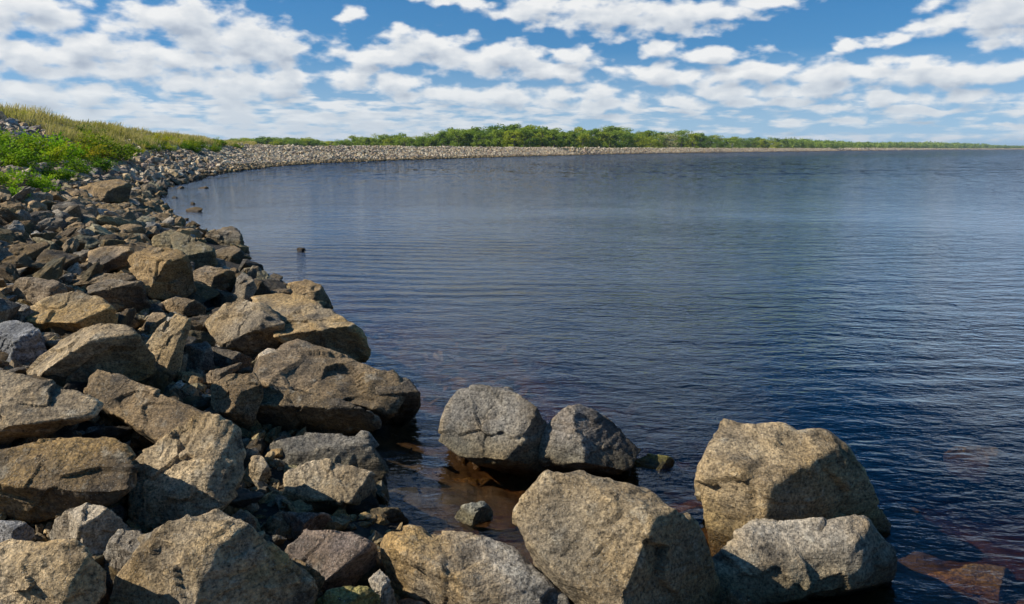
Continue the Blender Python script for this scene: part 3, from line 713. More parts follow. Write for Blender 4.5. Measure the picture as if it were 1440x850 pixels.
stone('shaded ochre slab', 'wide brown and ochre slab half in shadow under the left edge boulder', 'brown',
      [(-40,650),(60,618),(150,612),(192,637),(187,682),(150,705),(100,722),(40,738),(5,722),(-40,705)],
      [(60,660,.25),(100,700,.35)], ochre=.55, lean=.9, bright=.75)
stone('small grey perch stone', 'small light grey stone lying on the ochre slab, upper of two', 'blue',
      [(90,655),(105,632),(125,640),(129,652),(105,669)], push=-.22, bright=1.4, ochre=.1)
stone('small grey chip', 'small light grey stone lying on the ochre slab, lower of two', 'blue',
      [(55,660),(75,656),(92,668),(95,686),(82,697),(60,690)], push=-.22, bright=1.3, ochre=.1)
stone('big tan gable', 'large tan gable-shaped boulder with a smooth sunlit front, lower left', 'tan',
      [(180,668),(195,637),(240,612),(290,584),(308,588),(336,606),(341,640),(335,670),(320,700),(306,717),(270,724),(215,744),(190,732),(180,700)],
      [(278,612,.15),(296,642,.34),(312,672,.34),(238,650,.22),(230,715,.42)], ochre=.4, bright=1.35, lean=.55)
stone('front wedge', 'large ochre-faced wedge boulder with a grey top at the bottom, its right side dark', 'tan',
      [(166,850),(172,815),(188,780),(205,757),(240,735),(310,713),(345,738),(380,775),(425,800),(447,832),(440,890),(170,890)],
      [(214,762,.3),(278,792,.52),(285,872,.62),(330,770,.25),(385,840,.3)], ochre=.9, bright=.85, lean=.5)
stone('bottom left boulder', 'pale golden boulder with a wavy ridge in the bottom left corner', 'pale',
      [(-40,778),(20,760),(60,762),(100,768),(130,788),(146,805),(142,835),(112,852),(100,890),(-40,890)],
      [(45,782,.2),(98,792,.3),(112,818,.45),(30,850,.55)], ochre=.6, bright=.95)
stone('rough grey mound', 'rough grey-tan boulder behind the pale golden one in the corner', 'grey',
      [(46,748),(70,730),(120,708),(146,712),(160,730),(192,746),(165,775),(110,785),(60,772)], bright=1.3, ochre=.3)
stone('narrow grey block', 'narrow grey block squeezed between the corner boulder and the ochre-faced wedge', 'grey',
      [(143,815),(148,768),(165,742),(197,746),(207,760),(186,785),(172,822),(152,830)], bright=1.35, ochre=.2)
stone('grey slab end', 'flat blue-grey slab end at the left edge above the corner boulder', 'blue',
      [(-30,736),(30,732),(48,745),(51,764),(10,772),(-30,768)], ochre=.15, bright=.95)
stone('little ochre block', 'little squared ochre block at the left foot of the tan gable-shaped boulder', 'pale',
      [(144,705),(146,684),(165,682),(182,690),(186,715),(162,714)], ochre=.5)
stone('smooth grey block', 'smooth charcoal-grey block with a flat top, right of the tan gable-shaped boulder by the water', 'grey',
      [(372,642),(386,622),(430,610),(515,612),(530,640),(546,662),(528,684),(450,692),(400,684),(380,662)],
      [(400,640,.15),(500,650,.35),(440,665,.35)], ochre=.15, bright=.8, lean=.6)
stone('bright oval rock', 'bright tan oval rock in front of the smooth charcoal-grey block', 'pale',
      [(398,668),(425,652),(452,645),(478,653),(500,660),(522,665),(531,690),(520,712),(490,720),(435,719),(408,702)],
      [(440,700,.35),(500,695,.3),(455,665,.2)], ochre=.3, bright=.9)
stone('teal-tinged rock', 'reddish rock with a glossy teal-grey edge below the bright oval rock', 'pink',
      [(370,737),(378,718),(420,718),(460,722),(476,737),(470,755),(425,765),(395,758)], ochre=.1, bright=.75)
stone('pinkish roof stone', 'pinkish smooth stone sloping like a roof, with a dark right end', 'pink',
      [(398,777),(430,742),(490,750),(525,768),(533,790),(522,818),(485,832),(456,826),(435,802)],
      [(506,778,.25),(456,820,.3),(470,790,.3)], ochre=.25, bright=1.15, lean=.6)
stone('mossy green stone', 'green mossy stone at the bottom edge below the pinkish roof stone', 'moss',
      [(438,855),(460,828),(510,822),(536,835),(540,890),(438,890)], ochre=.3, bright=1.3)
stone('small cream stone', 'small cream stone wedged beside the ochre-footed slab', 'pale',
      [(518,817),(535,800),(546,812),(560,850),(548,864),(530,842)], ochre=.2, bright=1.1, push=-.05)
stone('pink sliver', 'pinkish sliver of stone at the bottom edge beside the mossy green stone', 'pink',
      [(545,850),(570,838),(600,850),(600,890),(550,890)], bright=1.2)
stone('little golden stone', 'little golden triangular stone in the gap right of the tan gable-shaped boulder', 'pale',
      [(342,668),(355,642),(370,640),(382,668),(370,684),(346,676)], ochre=.6, bright=1.0)
stone('pale kite stone', 'pale upright kite-shaped stone standing between the black-bellied boulder and the tan slabs', 'tan',
      [(204,490),(225,460),(250,440),(266,455),(262,480),(254,512),(248,528),(230,520),(218,500)],
      [(240,470,.3),(245,510,.35)], ochre=.4, bright=1.15)
stone('crinkled grey cube', 'small crinkled grey cube of rock right of the pale kite-shaped stone', 'grey',
      [(247,507),(262,486),(290,480),(298,497),(303,518),(272,522),(252,520)], ochre=.1, bright=1.2)
stone('flat finger stone', 'thin flat finger of stone pointing up right below the left tan slab', 'brown',
      [(262,534),(300,522),(338,508),(340,518),(304,538),(270,548)], bright=1.2)
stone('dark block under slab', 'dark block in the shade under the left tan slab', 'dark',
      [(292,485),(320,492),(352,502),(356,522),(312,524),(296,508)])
stone('wedge chip', 'light brown wedge of stone left of the pale kite-shaped stone', 'brown',
      [(196,470),(210,438),(236,440),(232,456),(212,478)], bright=1.3)
stone('knobbly row stone', 'knobbly flat stone lying behind the pale kite-shaped stone', 'brown',
      [(213,428),(248,416),(292,428),(288,446),(242,442)], bright=1.2)
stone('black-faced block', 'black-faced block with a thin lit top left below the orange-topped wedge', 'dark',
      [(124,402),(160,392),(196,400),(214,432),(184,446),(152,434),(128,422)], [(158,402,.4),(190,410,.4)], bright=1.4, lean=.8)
stone('long flat slab', 'long flat brown slab left of the orange-topped wedge', 'brown',
      [(92,398),(118,385),(180,384),(197,400),(152,411),(110,412)], lean=1.0, bright=1.1)
stone('dark sliver slab', 'dark slab tilting down right below the pale kite-shaped stone', 'dark',
      [(208,528),(236,540),(276,560),(290,578),(252,578),(218,560)], bright=1.6)
stone('shadow stone', 'dark triangular stone in the gap right of the ochre-faced wedge', 'dark',
      [(322,732),(340,713),(362,735),(358,758),(330,754)], bright=1.6)
stone('brown underhang', 'dark brown stone under the right side of the ochre-faced wedge', 'brown',
      [(385,782),(420,787),(456,812),(450,842),(420,860),(400,840)], bright=.9)
stone('bottom dark rock', 'dark rock at the bottom edge between the large speckled boulder and the flat pink-grey one', 'dark',
      [(1015,850),(1030,828),(1062,848),(1075,890),(1010,890)], bright=1.4)
stone('large midbank rock', 'broad brown rock in the middle of the left bank behind the orange-topped wedge', 'brown',
      [(120,352),(148,344),(186,350),(182,372),(145,384),(126,372)], bright=1.35, ochre=.4)
stone('tilted plank stone', 'small plank-shaped yellowish stone on the middle of the left bank', 'olive',
      [(42,334),(58,333),(88,349),(92,357),(66,354)], bright=1.3)
stone('olive ridge rock', 'olive brown rock just behind the ribbed slab at the waterline', 'olive',
      [(212,335),(240,322),(262,335),(255,352),(222,356)], ochre=.4)
stone('red-faced block', 'block with a dark shaded front and a pale top at the corner of the shore', 'brown',
      [(112,264),(140,254),(168,250),(186,262),(176,286),(150,284),(122,278)], bright=1.2, ochre=.5)
for k, (sh, lab, pl_) in enumerate([
    ('waterlogged rock', 'low mossy rock standing in the water, largest of the small ones off the left bank', [(257,300),(263,292),(278,290),(287,295),(275,302),(263,303)]),
    ('flat wet rock', 'flat wet rock barely above the water in front of the low mossy one', [(253,309),(260,306),(267,308),(262,311)]),
    ('tiny wet rock', 'tiny rock in the water just behind the low mossy one', [(265,287),(270,284),(276,287),(270,289)]),
    ('dark shore rock', 'short dark rock in the water nearest the point of the bank', [(247,267),(252,261),(260,263),(260,266),(252,268)]),
    ('long low rock', 'long thin rock lying flat in the water off the bank', [(268,267),(280,264),(292,262),(297,264),(292,266),(276,267)]),
    ('twin low rock', 'pair-like low rock close to the bank between the shore and the long thin rock', [(239,278),(245,276),(251,279),(246,280)]),
    ('lone rock', 'lone small dark rock far out in the open water', [(414,352),(420,348),(428,349),(431,352),(422,354)]),
    ('edge rock', 'dark low rock at the waterline in front of the ribbed slab', [(247,322),(258,317),(268,321),(260,325)])]):
    stone(sh, lab, 'dark', pl_, zc=.03, ochre=.5, bright=1.2, T=.8, level=5)

# --- templates for the rest of the riprap
def random_stone(seed, level, rough=1.2):
    r = np.random.default_rng(seed); pts = r.normal(size=(10, 3)); pts /= np.linalg.norm(pts, axis=1)[:, None]
    pts *= np.array([1.2, .85, .62]) * r.uniform(.85, 1.15, 3)
    V, Fc, c = stone_shape(pts, level, seed, 90, 3, rough)
    V = V / np.abs(V).max() ; V[:, 2] -= V[:, 2].min() * .0
    return V, Fc
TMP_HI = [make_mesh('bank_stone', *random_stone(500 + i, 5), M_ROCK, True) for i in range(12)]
TMP_MID = [random_stone(700 + i, 3, 1.6) for i in range(12)]
TMP_LO = [random_stone(800 + i, 2, 2.0) for i in range(12)]

# candidate positions: dart throwing over the bank, cell sizes growing with distance
cand = []
def scatter(n, ymin, ymax, dlo, dhi, rlo, rhi, zone):
    """stones on the bank whose distance from the shoreline lies in dlo..dhi"""
    pts = []
    seg = np.diff(SH, axis=0); ln = np.hypot(seg[:, 0], seg[:, 1])
    mid = (SH[:-1, 1] + SH[1:, 1]) / 2
    ok = np.array([(max(a, b) > ymin and min(a, b) < ymax) for a, b in zip(SH[:-1, 1], SH[1:, 1])])
    w = ln * ok; w[:2] = 0; w /= w.sum()
    k = rng.choice(len(ln), n, p=w); t = rng.random(n); d = rng.uniform(dlo, dhi, n)
    nx = -seg[k, 1] / ln[k]; ny = seg[k, 0] / ln[k]
    X = SH[k, 0] + seg[k, 0] * t + nx * d; Y = SH[k, 1] + seg[k, 1] * t + ny * d
    sd = shore_dist(X, Y); keep = (Y > ymin) & (Y < ymax) & (sd > dlo) & (sd < dhi)
    px, py, zc = project(np.stack([X, Y, np.zeros(n)], 1)); keep &= (px > -120) & (px < 1500) & (zc > 1.5)
    X, Y, sd = X[keep], Y[keep], sd[keep]; rr = rlo * (rhi / rlo) ** (rng.random(len(X)) ** 1.4)
    for x, y, r_, s_ in zip(X, Y, rr, sd): cand.append((x, y, r_, s_, zone))
scatter(16000, 1.6, 9, -.05, 7, .035, .13, 0); scatter(3200, 1.8, 13, -.1, 9, .06, .17, 0)       # small fill between the near boulders
scatter(3400, 5.5, 15, .1, 9, .12, .28, 0); scatter(2500, 1.7, 7, .1, 7, .10, .22, 0)
scatter(11000, 14, 34, -.2, 11, .11, .31, 1)       # left bank
scatter(9000, 30, 75, -.2, 10.5, .12, .38, 2)
scatter(900, 2.5, 9, -3.6, -.15, .05, .20, 4)         # sunken bed stones
for qx in np.arange(-8, 84, 5.5):          # pale stones of the bare patch high in the grass
    for qy in np.arange(173, 203, 5.5):
        if qy < 172 + max(0, qx - 5) * .36: continue
        jx, jy = qx + rng.normal() * 2, qy + rng.normal() * 1.5; d = ray(jx, jy); ts = np.geomspace(10, 90, 900); Pp = EYEV + ts[:, None] * d
        k = np.argmax(Pp[:, 2] <= terrain(Pp[:, 0], Pp[:, 1]))
        if k: cand.append((Pp[k, 0], Pp[k, 1], rng.uniform(.28, .5), 9.0, 5))
C = np.array([(a, b, c, d, e) for a, b, c, d, e in cand])
order = np.argsort(-C[:, 2]); C = C[order]
# thin with a grid of already placed stones
grid = {}; placed = []
for x, y, r_, sd, zn in C:
    gx, gy = int(x // .8), int(y // .8); bad = False
    for a in (-1, 0, 1):
        for b in (-1, 0, 1):
            for (x2, y2, r2) in grid.get((gx + a, gy + b), ()):
                if (x - x2) ** 2 + (y - y2) ** 2 < ((r_ + r2) * .56) ** 2: bad = True; break
            if bad: break
        if bad: break
    if bad: continue
    grid.setdefault((gx, gy), []).append((x, y, r_)); placed.append((x, y, r_, sd, zn))
Pl = np.array(placed); Zt = terrain(Pl[:, 0], Pl[:, 1])
print('placed stones', len(Pl))
def in_poly(poly, x, y):
    r = False; n = len(poly)
    for i in range(n):
        x1, y1 = poly[i]; x2, y2 = poly[(i + 1) % n]
        if (y1 > y) != (y2 > y) and x < (x2 - x1) * (y - y1) / (y2 - y1) + x1: r = not r
    return r
final = []
SHRUB_PX = [(-20, 150, 195, 272)]
for (x, y, r_, sd, zn), z in zip(placed, Zt):
    zz = z + r_ * (.30 if zn != 4 else .1)
    if zn == 5: zz = z + r_ * .35
    if zn == 4: zz = min(zz, -r_ * .8 - .03)
    px, py, zc = project((x, y, zz)); bad = False
    for h in heroes:
        hc = h['c']; dd = math.hypot(x - hc[0], y - hc[1])
        if dd < h['r'] * .7 + r_ * .2 and z + r_ > hc[2] + h['r'] * .1: bad = True; break
        if zc < h['t'] + h['r'] * (.4 if r_ > .22 else -.25):
            if in_poly(h['poly'], px, py - .5 * r_ * F / zc) or in_poly(h['poly'], px, py) or in_poly(h['poly'], px - .5 * r_ * F / zc, py) or in_poly(h['poly'], px + .5 * r_ * F / zc, py): bad = True; break
    if bad: continue
    vis = (-15 < px < 1455 and py < 865)
    final.append((x, y, zz, r_, sd, zn, px, py, zc, r_ * F / zc if vis else 0))
final.sort(key=lambda t: -t[9])
NOBJ = 300 - len(heroes)

def bank_tone(sd, y, z):
    """dark wet stones low down, pale dry ones higher up"""
    k = rng.random(); pale = np.clip((sd - (1.2 if y > 20 else 4.0)) / 2.5, 0, 1)
    if y > 34: pale = max(pale, np.clip(sd / 1.0, 0, 1))
    if k < pale * .9: return rng.choice(['pale', 'pale', 'tan', 'pink', 'grey'])
    return rng.choice(['brown', 'dark', 'olive', 'brown', 'dark', 'grey', 'brown'] if sd > .6 else ['dark', 'brown', 'dark', 'olive'])
TW = {'pale': 'pale cream', 'tan': 'tan', 'pink': 'pinkish', 'grey': 'grey', 'brown': 'brown', 'dark': 'dark brown', 'olive': 'olive brown', 'ochre': 'ochre', 'blue': 'blue-grey', 'moss': 'green'}
hp = np.array([h['px'] for h in heroes])
labels = {}
rest = []
for i, (x, y, z, r_, sd, zn, px, py, zc, rp) in enumerate(final):
    tone = str(rng.choice(['pale', 'blue', 'pink'])) if zn == 5 else str(bank_tone(sd, y, z)) if zn != 4 else str(rng.choice(['ochre', 'olive', 'brown']))
    if i < NOBJ and rp > 0:
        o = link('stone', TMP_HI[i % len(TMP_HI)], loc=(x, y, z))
        s = r_ * rng.uniform(.9, 1.15, 3); o.scale = s; o.rotation_euler = (rng.normal() * .35, rng.normal() * .35, rng.random() * 6.28)
        col = np.array(TONES[tone]) * rng.uniform(.65, 1.1) * (1.0 if zn == 5 or y > 22 else .85); o.color = (*col, .5 * rng.random())
        j = int(np.argmin(np.hypot((hp[:, 0] - px), (hp[:, 1] - py) * 1.3))); h = heroes[j]
        dx, dy = px - h['px'][0], py - h['px'][1]
        rel = ('to the left of' if dx < 0 else 'to the right of') if abs(dx) > 1.2 * abs(dy) else ('behind' if dy < 0 else 'in front of')
        size = 'small' if r_ < .13 else 'fist-flat' if False else ('medium' if r_ < .22 else 'large')
        shp = 'flat' if s[2] < s[0] * .93 else 'chunky'
        lab = f"{size} {shp} {TW[tone]} stone {rel} the {h['short']}" if zn != 4 else f"{size} {TW[tone]} stone sunk in shallow water {rel} the {h['short']}"
        if zn == 5: lab = f"{size} {TW[tone]} stone in the bare patch on the grassy slope"
        labels.setdefault(lab, []).append((o, px, py))
    else:
        rest.append((x, y, z, r_, tone, rp, zc))
for lab, lst in labels.items():
    if len(lst) == 1: names = [lab]
    elif len(lst) == 2:
        lst.sort(key=lambda t: t[1]); names = ['left ' + lab, 'right ' + lab]
    else:
        lst.sort(key=lambda t: t[1]); ords = ['leftmost', 'second', 'third', 'fourth', 'fifth', 'sixth', 'seventh', 'eighth', 'ninth', 'tenth', 'eleventh', 'twelfth', 'thirteenth', 'fourteenth', 'fifteenth']
        names = [(ords[k] if k < len(ords) else 'far right') + ' ' + lab for k in range(len(lst))]; names[-1] = 'rightmost ' + lab
    names = [' '.join(q.replace(' of rock', '').split()) for q in names]
    names = [q if len(q.split()) <= 16 else q.replace('medium ', '').replace('chunky ', '').replace('small ', '').replace(' shallow', '') for q in names]
    for (o, _, _), nme in zip(lst, names): tag(o, nme, 'rock', 'riprap stones along the shore')

# gravel between the near boulders
gx = rng.uniform(-4.6, 1.2, 14000); gy = rng.uniform(1.7, 8.0, 14000); gd = shore_dist(gx, gy); kp = (gd > -.12) & (gd < 5)
gx, gy = gx[kp], gy[kp]; gz_ = terrain(gx, gy)
for x, y, z in zip(gx, gy, gz_):
    r_ = .018 * (5.0 ** (rng.random() ** 1.8)); rest.append((x, y, z + r_ * .15, r_, str(rng.choice(['brown', 'tan', 'grey', 'dark', 'olive'])), 3, 5))
# far dike stones, all in one mass
def far_band(n, ymin, ymax, dhi, rlo, rhi):
    seg = np.diff(SH, axis=0); ln = np.hypot(seg[:, 0], seg[:, 1])
    ok = np.array([(max(a, b) > ymin and min(a, b) < ymax) for a, b in zip(SH[:-1, 1], SH[1:, 1])])
    # cut very long segments to the asked range
    frac = np.array([max(0, min(max(a, b), ymax) - max(min(a, b), ymin)) / max(abs(b - a), 1e-6) for a, b in zip(SH[:-1, 1], SH[1:, 1])])
    w = ln * ok * np.clip(frac, .02, 1); w[:4] = 0; w /= w.sum()
    k = rng.choice(len(ln), n, p=w); t = rng.random(n); d = rng.uniform(-.3, dhi, n)
    X = SH[k, 0] + seg[k, 0] * t - seg[k, 1] / ln[k] * d; Y = SH[k, 1] + seg[k, 1] * t + seg[k, 0] / ln[k] * d
    kp = (Y > ymin) & (Y < ymax); X, Y, d = X[kp], Y[kp], d[kp]
    px, py, zc = project(np.stack([X, Y, 0 * X], 1)); kp = (px > -60) & (px < 1500) & (zc > 1); X, Y, d = X[kp], Y[kp], d[kp]
    Zz = terrain(X, Y)
    for x, y, z, d_ in zip(X, Y, Zz, d):
        r_ = rlo * (rhi / rlo) ** rng.random(); pal = d_ > .9 + .5 * math.sin(x * .21) * math.sin(y * .13 + x * .05)
        tone = str(rng.choice(['pale', 'pale', 'tan', 'pink', 'pale'] if pal else ['brown', 'olive', 'dark', 'tan']))
        rest.append((x, y, z + r_ * .3, r_, tone, 1, 100))
far_band(16000, 70, 125, 8.0, .13, .30)
far_band(14000, 120, 260, 8.2, .18, .40)
far_band(9000, 255, 700, 8.2, .24, .50)
far_band(4500, 690, 2600, 9.0, .6, 1.1)
def bake(rest, templates):
    Vs, Fs, Cs = [], [], []; off = 0
    for (x, y, z, r_, tone, rp, zc) in rest:
        V, Fc = templates[rng.integers(len(templates))]
        a, b, c = rng.normal() * .4, rng.normal() * .4, rng.random() * 6.28
        Mx = np.array(Matrix.Rotation(c, 3, 'Z') @ Matrix.Rotation(b, 3, 'Y') @ Matrix.Rotation(a, 3, 'X'))
        W = (V * (r_ * rng.uniform(.85, 1.2, 3))) @ Mx.T + [x, y, z]
        Vs.append(W); Fs.append(Fc + off); off += len(V)
        cl = np.ones((len(V), 4)); cl[:, :3] = np.clip(np.array(TONES[tone]) * rng.uniform(.85, 1.4) * (1.12 if zc >= 99 else 1.0), 0, .66); cl[:, 3] = .5 * rng.random(); Cs.append(cl)
    return np.vstack(Vs), np.vstack(Fs), np.vstack(Cs)
TMP_TINY = [random_stone(900 + i, 1, 0) for i in range(8)]
mid = [q for q in rest if q[6] < 99 and (q[5] > 8)]; lo = [q for q in rest if not (q[6] < 99 and q[5] > 8)]
print('stuff stones', len(mid), len(lo))
V, Fc, Cc = bake(mid, TMP_MID); V2, F2, C2 = bake([q for q in lo if q[6] < 99], TMP_LO)
V3, F3, C3 = bake([q for q in lo if q[6] >= 99], TMP_TINY)
me = make_mesh('riprap', np.vstack([V, V2, V3]), np.vstack([Fc, F2 + len(V), F3 + len(V) + len(V2)]), M_ROCKFAR, False, {'tint': np.vstack([Cc, C2, C3])})
tag(link('riprap', me), 'mass of small pale and brown riprap stones covering the curving dam bank', 'riprap', kind='stuff')

# ------------------------------------------------------------------ vegetation
def leaf_quads(P, size, r, up=.3, aspect=.6):
    """one bent-free leaf quad at each point, random direction"""
    n = len(P); d = r.normal(size=(n, 3)); d[:, 2] += up; d /= np.linalg.norm(d, axis=1)[:, None]
    e = np.cross(d, r.normal(size=(n, 3))); e /= np.linalg.norm(e, axis=1)[:, None]
    s = size * r.uniform(.6, 1.3, (n, 1)); w = s * aspect / 2
    V = np.stack([P, P + d * s * .5 + e * w, P + d * s, P + d * s * .5 - e * w], 1).reshape(-1, 3)
    Fc = np.arange(4 * n).reshape(-1, 4); return V, Fc

def tube(bmv, bmf, p0, p1, r0, r1, k=6):
    p0 = np.array(p0, float); p1 = np.array(p1, float); d = p1 - p0; d /= np.linalg.norm(d); a = np.cross(d, [.3, .9, .1]); a /= np.linalg.norm(a); b = np.cross(d, a)
    o = len(bmv); t = np.arange(k) / k * 2 * math.pi
    for p, rr in ((p0, r0), (p1, r1)):
        for q in t: bmv.append(p + rr * (a * math.cos(q) + b * math.sin(q)))
    for i in range(k): bmf.append((o + i, o + (i + 1) % k, o + k + (i + 1) % k, o + k + i))

def tree_meshes(seed, H, W, n=1500):
    r = np.random.default_rng(seed); tv, tf = [], []
    lean = r.normal(size=2) * .03 * H
    ptrunk = [(0, 0, 0), (lean[0] * .5, lean[1] * .5, H * .3), (lean[0], lean[1], H * .72)]
    tube(tv, tf, ptrunk[0], ptrunk[1], .022 * H, .015 * H); tube(tv, tf, ptrunk[1], ptrunk[2], .015 * H, .006 * H)
    cl = []
    for i in range(26):
        ang = i * 2.4 + r.random(); z = H * r.uniform(.10, .88); prof = math.sqrt(max(.05, 1 - ((z / H - .42) / .58) ** 2))
        rad = W * .5 * prof * r.uniform(.45, .95); c = (math.cos(ang) * rad + lean[0], math.sin(ang) * rad + lean[1], z)
        cl.append((c, W * r.uniform(.13, .22)))
        if z > H * .25: tube(tv, tf, (lean[0] * .7, lean[1] * .7, z * .75), c, .008 * H, .002 * H, 4)
    cl.append(((lean[0], lean[1], H * .88), W * .2)); P = []; tint = []
    per = n // len(cl)
    for c, rr in cl:
        d = r.normal(size=(per, 3)); d /= np.linalg.norm(d, axis=1)[:, None]; q = np.array(c) + d * rr * (r.random((per, 1)) ** .4) * [1, 1, .85]
        P.append(q); tint.append(np.full(per, r.random()) * .6 + .4 * r.random(per))
    P = np.vstack(P); P[:, 2] = np.clip(P[:, 2], .2, None); V, Fc = leaf_quads(P, H * .040, r, aspect=.8)
    T = np.repeat(np.concatenate(tint), 4)[:, None].repeat(3, 1)
    crown = make_mesh('crown', V, Fc, M_TREE, False, {'tint': T}); trunk = make_mesh('trunk', np.array(tv), np.array(tf), M_BARK, True)
    return trunk, crown
TREES = [tree_meshes(40 + i, 1.0, [.52, .6, .75, .55, .45, .66, .8, .58][i], 2600) for i in range(8)]
BARE = tree_meshes(77, 1.0, .7, 380)

def top_profile(px):
    return float(np.interp(px, [300, 330, 345, 440, 452, 475, 500, 540, 600, 640, 690, 730, 790, 850, 862, 880, 950, 960, 1000, 1060, 1100, 1150, 1200, 1300, 1375, 1385, 1440],
                             [206, 196, 193, 195, 199, 198, 193, 191, 190, 182, 181, 177, 183, 181, 178, 187, 187, 186, 192, 194, 195, 198.5, 201, 201, 203, 205, 205.5]))
def tree_dist(px):
    return float(np.interp(px, [300, 340, 450, 500, 600, 730, 850, 950, 1000, 1060, 1150, 1200, 1300, 1380, 1440], [460, 430, 420, 360, 310, 290, 380, 460, 530, 650, 880, 1100, 1700, 2300, 2700]))
kinds = {0: 'leafy green tree', 1: 'yellow-green tree', 2: 'dark green tree', 3: 'grey bare-branched tree'}
tree_list = []
px = 332.0
while px < 1130:
    if True:
        for row in (0, 1):
            x_ = px + rng.normal() * 2 + (4 if row else 0); D = tree_dist(x_) * (1.0 + .13 * row) * rng.uniform(.98, 1.03)
            ytop = top_profile(x_) + (rng.uniform(0, 6) if row == 0 else rng.uniform(-4, 3)) * min(1, (HORIZON - top_profile(x_)) / 22)
            tree_list.append((x_, D, ytop, row))
    px += rng.uniform(6.5, 11) if px > 600 else rng.uniform(6, 10)
tree_list = tree_list[:290]
print('trees', len(tree_list))
lab_count = {}
for i, (x_, D, ytop, row) in enumerate(tree_list):
    d = ray(x_, 300); X = d[0] / d[1] * D; Y = D; z0 = tz(X, Y)
    H = EYE + (HORIZON - ytop) / F * D * 1.02 - z0
    kd = 3 if (925 < x_ < 952 and row == 0) else int(rng.choice([0, 0, 1, 2]))
    tr, cr = BARE if kd == 3 else TREES[rng.integers(8)]
    e = bpy.data.objects.new('tree', None); COL.objects.link(e); e.location = (X, Y, z0 - .1); e.rotation_euler = (0, 0, rng.random() * 6.28)
    w = rng.uniform(1.3, 1.8) * (1.4 if x_ < 470 else 1); e.scale = (H * w, H * w, H)
    a = link('trunk', tr, e); b = link('crown', cr, e)
    b.color = {0: (1, 1, 1, 1), 1: (1.35, 1.15, .8, 1), 2: (.62, .72, .75, 1), 3: (2.0, 1.4, 4.0, 1)}[kd]
    e['_k'] = (kinds[kd]); e['category'] = 'tree'; e['group'] = 'trees behind the far dam bank'
    sec = ('in the low left clump' if x_ < 450 else 'left of the tallest trees' if x_ < 600 else 'under the tall left rise' if x_ < 690 else 'in the tallest central clump' if x_ < 800 else
           'beside the round-topped tree' if x_ < 890 else 'near the grey bare trees' if x_ < 975 else 'right of the bare trees' if x_ < 1060 else 'in the low right stretch')
    del e['_k']
    lab_count.setdefault((kinds[kd], row, sec), []).append((x_, e))

ORD = ['leftmost', 'second', 'third', 'fourth', 'fifth', 'sixth', 'seventh', 'eighth', 'ninth', 'tenth', 'eleventh', 'twelfth', 'thirteenth', 'fourteenth', 'fifteenth', 'sixteenth', 'seventeenth', 'eighteenth', 'nineteenth', 'twentieth']
for (kn, row, sec), lst in lab_count.items():
    lst.sort(key=lambda t: t[0])
    for k, (_, e) in enumerate(lst):
        e['label'] = f"{'' if len(lst) == 1 else ORD[k] + ' '}{kn} {'of the back row' if row else 'of the front row'} {sec}"

# far-off woods beyond: one mass
P = []; Tn = []
for k in range(1500):
    x_ = rng.uniform(1100, 1445) if k < 1250 else rng.uniform(330, 1100)
    D = tree_dist(x_) * rng.uniform(1.0, 1.2) if x_ > 1100 else tree_dist(x_) * rng.uniform(1.2, 1.35); d = ray(x_, 300); X_ = d[0] / d[1] * D
    tp = top_profile(x_) + (0 if x_ > 1100 else 4); H = max(3.5, EYE + (HORIZON - tp) / F * D - .5) * rng.uniform(.75, 1.08); W = H * .4
    n = 55; q = rng.normal(size=(n, 3)); q /= np.linalg.norm(q, axis=1)[:, None]; q *= rng.random((n, 1)) ** .4
    P.append(np.array([X_, D, .5 + H * .55]) + q * [W, W, H * .46]); Tn.append(np.full(n, rng.random()))
P = np.vstack(P); szs = np.clip(P[:, 1] * .0016, .5, 3.0)[:, None]
V, Fc = leaf_quads(P, szs, rng, aspect=.8); T = np.repeat(np.concatenate(Tn), 4)[:, None].repeat(3, 1)
tag(link('far_woods', make_mesh('far_woods', V, Fc, M_TREE, False, {'tint': T})), 'far-off strip of woods thinning out along the horizon at the right', 'woods', kind='stuff')

# shrubs on the left bank
def shrub_meshes(seed, n=2600):
    r = np.random.default_rng(seed); tv, tf = [], []; P = []; tint = []
    for i in range(26):
        a = r.random() * 6.28; rr = r.random() ** .6 * .9; h = r.uniform(.35, 1.0) * (1 - .45 * rr ** 2)
        c = np.array([math.cos(a) * rr, math.sin(a) * rr, h]); tube(tv, tf, (c[0] * .25, c[1] * .25, 0), c, .012, .004, 4)
        m = n // 26; t = r.random((m, 1)) ** .7; q = np.array([c[0] * .4, c[1] * .4, 0.05]) * (1 - t) + c * t + r.normal(size=(m, 3)) * .085
        P.append(q); tint.append(r.random() * .5 + .5 * r.random(m) * t[:, 0])
    P = np.vstack(P); V, Fc = leaf_quads(P, .085, r, aspect=.62)
    T = np.repeat(np.concatenate(tint), 4)[:, None].repeat(3, 1)
    return make_mesh('stems', np.array(tv), np.array(tf), M_BARK, True), make_mesh('foliage', V, Fc, M_SHRUB, False, {'tint': T})
SHR = [shrub_meshes(90 + i) for i in range(4)]
def on_ground(px, py):
    d = ray(px, py); ts = np.geomspace(3, 200, 1200); Pp = EYEV + ts[:, None] * d
    k = np.argmax(Pp[:, 2] <= terrain(Pp[:, 0], Pp[:, 1])); return Pp[k]
